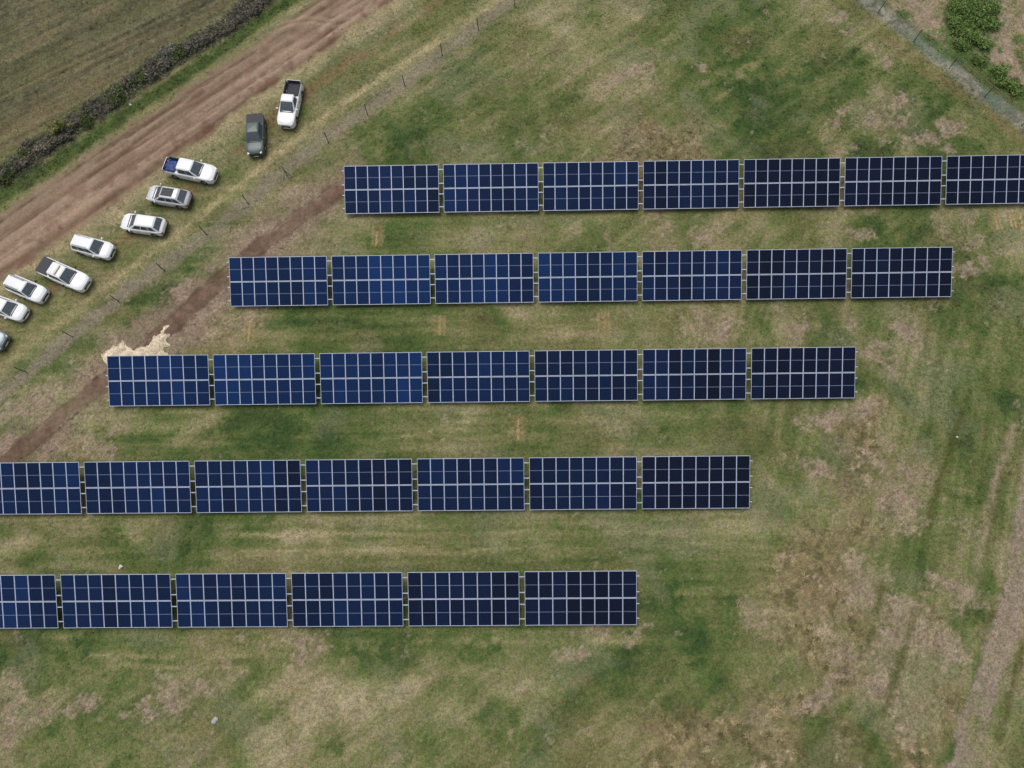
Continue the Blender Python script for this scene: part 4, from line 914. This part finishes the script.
# ------------------------------------------------------------------ fences
def fence(name, label, bases, h, braces=(), post_r=.045, nw=6):
    root = empty(name, (*bases[len(bases) // 2], 0)); tag(root, label, 'fence')
    o = Vector((*bases[len(bases) // 2], 0))
    tops = []
    for q, (x, y) in enumerate(bases):
        z = gz(x, y); lean = Vector((random.gauss(0, .04), random.gauss(0, .04), 0))
        bm = bmesh.new()
        b0 = Vector((x, y, z - .2)) - o; t0 = Vector((x, y, z + h * random.uniform(.95, 1.05))) + lean - o
        tube(bm, b0, t0, post_r, post_r * .9)
        ps = mesh_obj('fence_post', bm, M['post'], root)
        tops.append((b0 + Vector((0, 0, .2)), t0))
        if q in braces:
            for dx, dy in ((.55, -.2), (-.35, -.45)):
                bm = bmesh.new(); tube(bm, (x + dx - o.x, y + dy - o.y, z - .05), b0.lerp(t0, .6), .03)
                mesh_obj('brace', bm, M['post'], ps)
    for k in range(nw):
        f = .08 + .9 * k / (nw - 1)
        bm = bmesh.new()
        for (b0, t0), (b1, t1) in zip(tops[:-1], tops[1:]):
            p_, q_ = b0.lerp(t0, f), b1.lerp(t1, f); m_ = (p_ + q_) / 2 - Vector((0, 0, .02))
            tube(bm, p_, m_, .007, n=4); tube(bm, m_, q_, .007, n=4)
        mesh_obj('wire', bm, M['wire'], root)
    return root
LF = [(-0.54, 59.34), (-4.41, 56.33), (-8.17, 53.14), (-12.0, 49.52), (-15.74, 46.11), (-19.54, 42.9), (-23.46, 39.19), (-27.05, 36.07), (-30.89, 32.8), (-34.61, 29.03), (-38.56, 25.88), (-42.49, 22.39), (-46.27, 18.95)]
def more(B, k, at_end=True):
    B = list(B)
    for _ in range(k):
        if at_end: B.append((2 * B[-1][0] - B[-2][0], 2 * B[-1][1] - B[-2][1]))
        else: B.insert(0, (2 * B[0][0] - B[1][0], 2 * B[0][1] - B[1][1]))
    return B
LF = more(more(LF, 3), 3, False)
fence('wire_fence', 'wire fence on dark posts between parked vehicles and solar rows', LF, 1.75, braces=(9,))
RF = [(37.81, 57.48), (40.94, 53.74), (43.99, 50.35), (47.01, 46.92)]
RF = more(more(RF, 4), 4, False)
fence('wire_fence', 'wire fence along the grey gravel strip in upper right corner', RF, 1.7, post_r=.04)

# ------------------------------------------------------------------ shrubs
def leaf_cloud(n, a, b, h, clumps, leaf, cols, seed, stretch=1.0, z0=.1, flat=.5, spread=.20):
    rg = np.random.default_rng(seed)
    cl = rg.normal(0, 1, (clumps, 3)); cl /= np.linalg.norm(cl, axis=1)[:, None]; cl *= (rg.random(clumps) ** .4)[:, None]
    cl[:, 2] = np.abs(cl[:, 2])
    which = rg.integers(0, clumps, n)
    p = cl[which] + rg.normal(0, spread, (n, 3)) * rg.uniform(.3, 1.6, (n, 1))
    p[:, 2] = np.clip(p[:, 2], 0.0, 1.3)
    P = p * np.array([a, b, h]) + np.array([0, 0, z0])
    d = rg.normal(0, 1, (n, 3)); d[:, 2] = d[:, 2] * flat; d /= np.linalg.norm(d, axis=1)[:, None]
    e = np.cross(d, rg.normal(0, 1, (n, 3))); e /= np.linalg.norm(e, axis=1)[:, None]
    s = leaf * rg.uniform(.5, 1.3, n)[:, None]
    V = np.stack([P - d * s * stretch, P + e * s * .45, P + d * s * stretch, P - e * s * .45], 1)
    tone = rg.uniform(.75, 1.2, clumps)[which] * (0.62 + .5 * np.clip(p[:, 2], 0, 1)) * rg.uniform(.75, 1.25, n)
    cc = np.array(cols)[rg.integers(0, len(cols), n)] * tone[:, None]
    return V.reshape(-1, 3), np.arange(n * 4).reshape(-1, 4), np.repeat(cc, 4, 0)

def make_shrub(name, label, cat, loc, rz, a, b, h, n, leaf, cols, seed, group=None, clumps=22, stretch=1.0, stems=6, spread=.20):
    root = empty(name, (loc[0], loc[1], gz(*loc[:2])), rz); tag(root, label, cat, group)
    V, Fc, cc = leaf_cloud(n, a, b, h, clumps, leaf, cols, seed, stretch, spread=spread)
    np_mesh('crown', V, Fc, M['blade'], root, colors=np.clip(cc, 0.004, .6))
    rg = random.Random(seed); bm = bmesh.new()
    for k in range(stems):
        t = rg.random() * 6.28; r_ = rg.uniform(.3, .8)
        p_ = Vector((math.cos(t) * a * .1, math.sin(t) * b * .1, -.05)); q_ = Vector((math.cos(t) * a * r_ * .5, math.sin(t) * b * r_ * .5, h * .5)); s_ = Vector((math.cos(t) * a * r_, math.sin(t) * b * r_, h * rg.uniform(.6, .95)))
        tube(bm, p_, q_, .03, .02, 5); tube(bm, q_, s_, .02, .006, 5)
    mesh_obj('stem', bm, M['bark'], root)
    return root
GREYC = [C(118, 115, 108), C(108, 105, 98), C(126, 122, 115), C(96, 98, 80)]
BROWN = [C(106, 101, 90), C(96, 92, 80), C(114, 109, 98)]
GREENC = [C(62, 78, 40), C(72, 88, 44), C(54, 68, 38), C(90, 98, 56)]
YELL = [C(110, 112, 66), C(96, 102, 56), C(124, 122, 78), C(80, 88, 50)]
BRIGHT = [C(84, 114, 54), C(98, 126, 62), C(72, 100, 50), C(114, 134, 74), C(104, 110, 70)]
# hedge: individual shrubs along the strip
hp = [np.array(p_) for p_ in HEDGE[1:-1]]
seg = [np.linalg.norm(b_ - a_) for a_, b_ in zip(hp[:-1], hp[1:])]; tot = sum(seg)
def along(d):
    for a_, b_, s_ in zip(hp[:-1], hp[1:], seg):
        if d <= s_: return a_ + (b_ - a_) * d / s_, math.atan2(*(b_ - a_)[::-1])
        d -= s_
    return hp[-1], math.atan2(*(hp[-1] - hp[-2])[::-1])
rs = random.Random(5); d = -.5; q = 0
kinds = 0
while d < tot + 1:
    (cx, cy), an = along(max(0, d)); off = rs.uniform(-.6, 1.0); f = d / tot
    cx -= math.sin(an) * off; cy += math.cos(an) * off
    u = rs.random(); a_ = rs.uniform(.6, 1.5); b_ = rs.uniform(.4, .85); hh = rs.uniform(.18, .48)
    isgreen = (.36 < f < .52 and u < .6) or u < .30 or (f < .09 and u < .5)
    if isgreen:
        make_shrub('green_shrub', 'low dark green shrub in the hedge strip beside the dirt road', 'shrub', (cx, cy), an, a_ * .9, b_, hh, 900, .10, GREENC, 400 + q, 'green shrubs in the hedge strip')
    else:
        make_shrub('dry_shrub', 'leafless grey brown shrub in the hedge strip beside the dirt road', 'shrub', (cx, cy), an, a_, b_, hh, 1100, .10, GREYC if u < .62 else BROWN, 400 + q, 'dry shrubs in the hedge strip', stretch=1.5)
    d += rs.uniform(.75, 1.35); q += 1
hx = np.random.default_rng(8); nB = 9000
ts = hx.uniform(0, tot, nB); pts2 = np.array([along(t_)[0] for t_ in ts]); an_ = math.atan2(*(hp[-1] - hp[0])[::-1])
of = hx.normal(.1, .75, nB); bx, by = pts2[:, 0] - math.sin(an_) * of, pts2[:, 1] + math.cos(an_) * of
bzz = ground_z(bx, by) + hx.uniform(.03, .35, nB) * np.clip(1.2 - np.abs(of), .2, 1)
dd_ = hx.normal(0, 1, (nB, 3)); dd_[:, 2] *= .4; dd_ /= np.linalg.norm(dd_, axis=1)[:, None]
ee_ = np.cross(dd_, hx.normal(0, 1, (nB, 3))); ee_ /= np.linalg.norm(ee_, axis=1)[:, None]
Pq = np.stack([bx, by, bzz], 1); sz_ = hx.uniform(.08, .2, nB)[:, None]
Vq = np.stack([Pq - dd_ * sz_, Pq + ee_ * sz_ * .3, Pq + dd_ * sz_, Pq - ee_ * sz_ * .3], 1)
pal = np.array(GREYC + [C(76, 88, 48), C(64, 80, 42), C(92, 98, 60), C(56, 70, 38)]); cq = pal[hx.integers(0, len(pal), nB)] * hx.uniform(.6, 1.2, nB)[:, None]
un = np_mesh('brush_litter', Vq.reshape(-1, 3), np.arange(nB * 4).reshape(-1, 4), M['blade'], colors=np.repeat(cq, 4, 0))
tag(un, 'grey twigs and weeds littering the hedge strip under its shrubs', 'undergrowth', kind='stuff')
px_, py_ = (-46.79, 44.73)
make_shrub('yellow_shrub', 'pale yellow green leafy shrub among grey brush in the hedge strip', 'shrub', (px_, py_), .6, .95, .8, 1.15, 1000, .14, YELL, 77)
# lush weeds in the upper right corner
corner = [(47.95, 56.97), (46.17, 55.12), (49.36, 57.83), (46.22, 57.78), (46.98, 53.85), (49.14, 55.55), (45.27, 55.9), (48.07, 53.08), (45.62, 53.13), (48.91, 49.87), (47.31, 51.13), (50.11, 47.69), (47.16, 58.4), (49.04, 48.43)]
sizes = [1.5, 1.0, .9, .9, .8, .7, .6, .55, .5, .7, .55, .6, .8, .5]
for k, (pt_, a_) in enumerate(zip(corner, sizes)):
    if k == 0: nm, lab, gr = 'green_bush', 'largest bright green feathery bush in the upper right corner', None
    else: nm, lab, gr = 'green_weed', 'low leafy green weed clump around the corner bush at upper right', 'green weed clumps in the upper right corner'
    make_shrub(nm, lab, 'bush' if k == 0 else 'weed', pt_, k * 1.3, a_ * rs.uniform(.9, 1.3), a_ * rs.uniform(.8, 1.1), .18 + .26 * a_ * rs.uniform(.7, 1.1), int(500 + 900 * a_), .085, BRIGHT, 500 + k, gr, clumps=int(14 + 22 * a_), stretch=2.4, spread=.34)

# ------------------------------------------------------------------ stones
def stone(label, pt_, r_, flat=.6, mat='stone', name='stone', grp=None):
    bm = bmesh.new(); bmesh.ops.create_icosphere(bm, subdivisions=3, radius=1)
    sd_ = random.randint(0, 9999); rg = np.random.default_rng(sd_); off = rg.uniform(0, 50, 3)
    for v in bm.verts:
        nn = 1 + .35 * math.sin(v.co.x * 2.3 + off[0]) * math.sin(v.co.y * 2.9 + off[1]) + .18 * math.sin(v.co.z * 5 + off[2] + v.co.x * 4)
        v.co = Vector((v.co.x * r_ * nn, v.co.y * r_ * nn, v.co.z * r_ * nn * flat))
    o = mesh_obj(name, bm, M[mat], None, 50); o.location = (pt_[0], pt_[1], gz(*pt_) + r_ * flat * .4)
    tag(o, label, 'stone', grp); return o
stone('white stone on the green verge beside the hedge strip', (-40.47, 47.83), .13)
stone('pale stone in the grass just above the bottom solar row', (-34.93, 1.33), .16)
stone('pale stone lying in the green tyre track right of the rows', (38.24, 11.97), .10)
stone('grey stone lying in the dry grass below the bottom row', (-25.48, -10.8), .24, .3, 'concrete')

# ------------------------------------------------------------------ light and sky
EL, AZ = R(68), math.atan2(-.55, .75)
w = bpy.data.worlds.new('World'); scene.world = w; w.use_nodes = True
nt = w.node_tree; bg = nt.nodes['Background']
sky = nt.nodes.new('ShaderNodeTexSky'); sky.sky_type = 'NISHITA'; sky.sun_disc = False
sky.sun_elevation = EL; sky.sun_rotation = AZ; sky.air_density = 1.0; sky.dust_density = 4.0; sky.ozone_density = 1.0
hs = nt.nodes.new('ShaderNodeHueSaturation'); hs.inputs['Saturation'].default_value = .35
nt.links.new(sky.outputs['Color'], hs.inputs['Color']); nt.links.new(hs.outputs['Color'], bg.inputs['Color'])
bg.inputs['Strength'].default_value = .15
sun = bpy.data.lights.new('sun', 'SUN'); sun.energy = 1.05; sun.angle = R(35); sun.color = (1.0, .96, .90)
so = bpy.data.objects.new('sun', sun); link(so)
dirv = Vector((math.sin(AZ) * math.cos(EL), math.cos(AZ) * math.cos(EL), math.sin(EL)))
so.rotation_euler = dirv.to_track_quat('Z', 'Y').to_euler(); so.location = dirv * 100

# ------------------------------------------------------------------ camera
th, ro, ya, hc = .270387, .0728766, .0637156, 62.552
e1 = Vector((math.cos(ya), math.sin(ya), 0)); e2 = Vector((-math.sin(ya), math.cos(ya), 0)); ez = Vector((0, 0, 1))
upv = math.cos(th) * e2 + math.sin(th) * ez; fw = math.sin(th) * e2 - math.cos(th) * ez
rt_ = math.cos(ro) * e1 - math.sin(ro) * upv; up2 = math.sin(ro) * e1 + math.cos(ro) * upv
cam = bpy.data.cameras.new('camera'); co = bpy.data.objects.new('camera', cam); link(co)
m3 = Matrix((rt_, up2, -fw)).transposed().to_4x4(); m3.translation = Vector((0, 0, hc))
co.matrix_world = m3
cam.sensor_width = 36; cam.sensor_fit = 'HORIZONTAL'; cam.lens = 36 * 710 / 1024; cam.clip_start = .5; cam.clip_end = 9000
scene.camera = co
scene.render.resolution_x, scene.render.resolution_y = 1024, 768
scene.view_settings.view_transform = 'Standard'; scene.view_settings.look = 'None'; scene.view_settings.exposure = 0
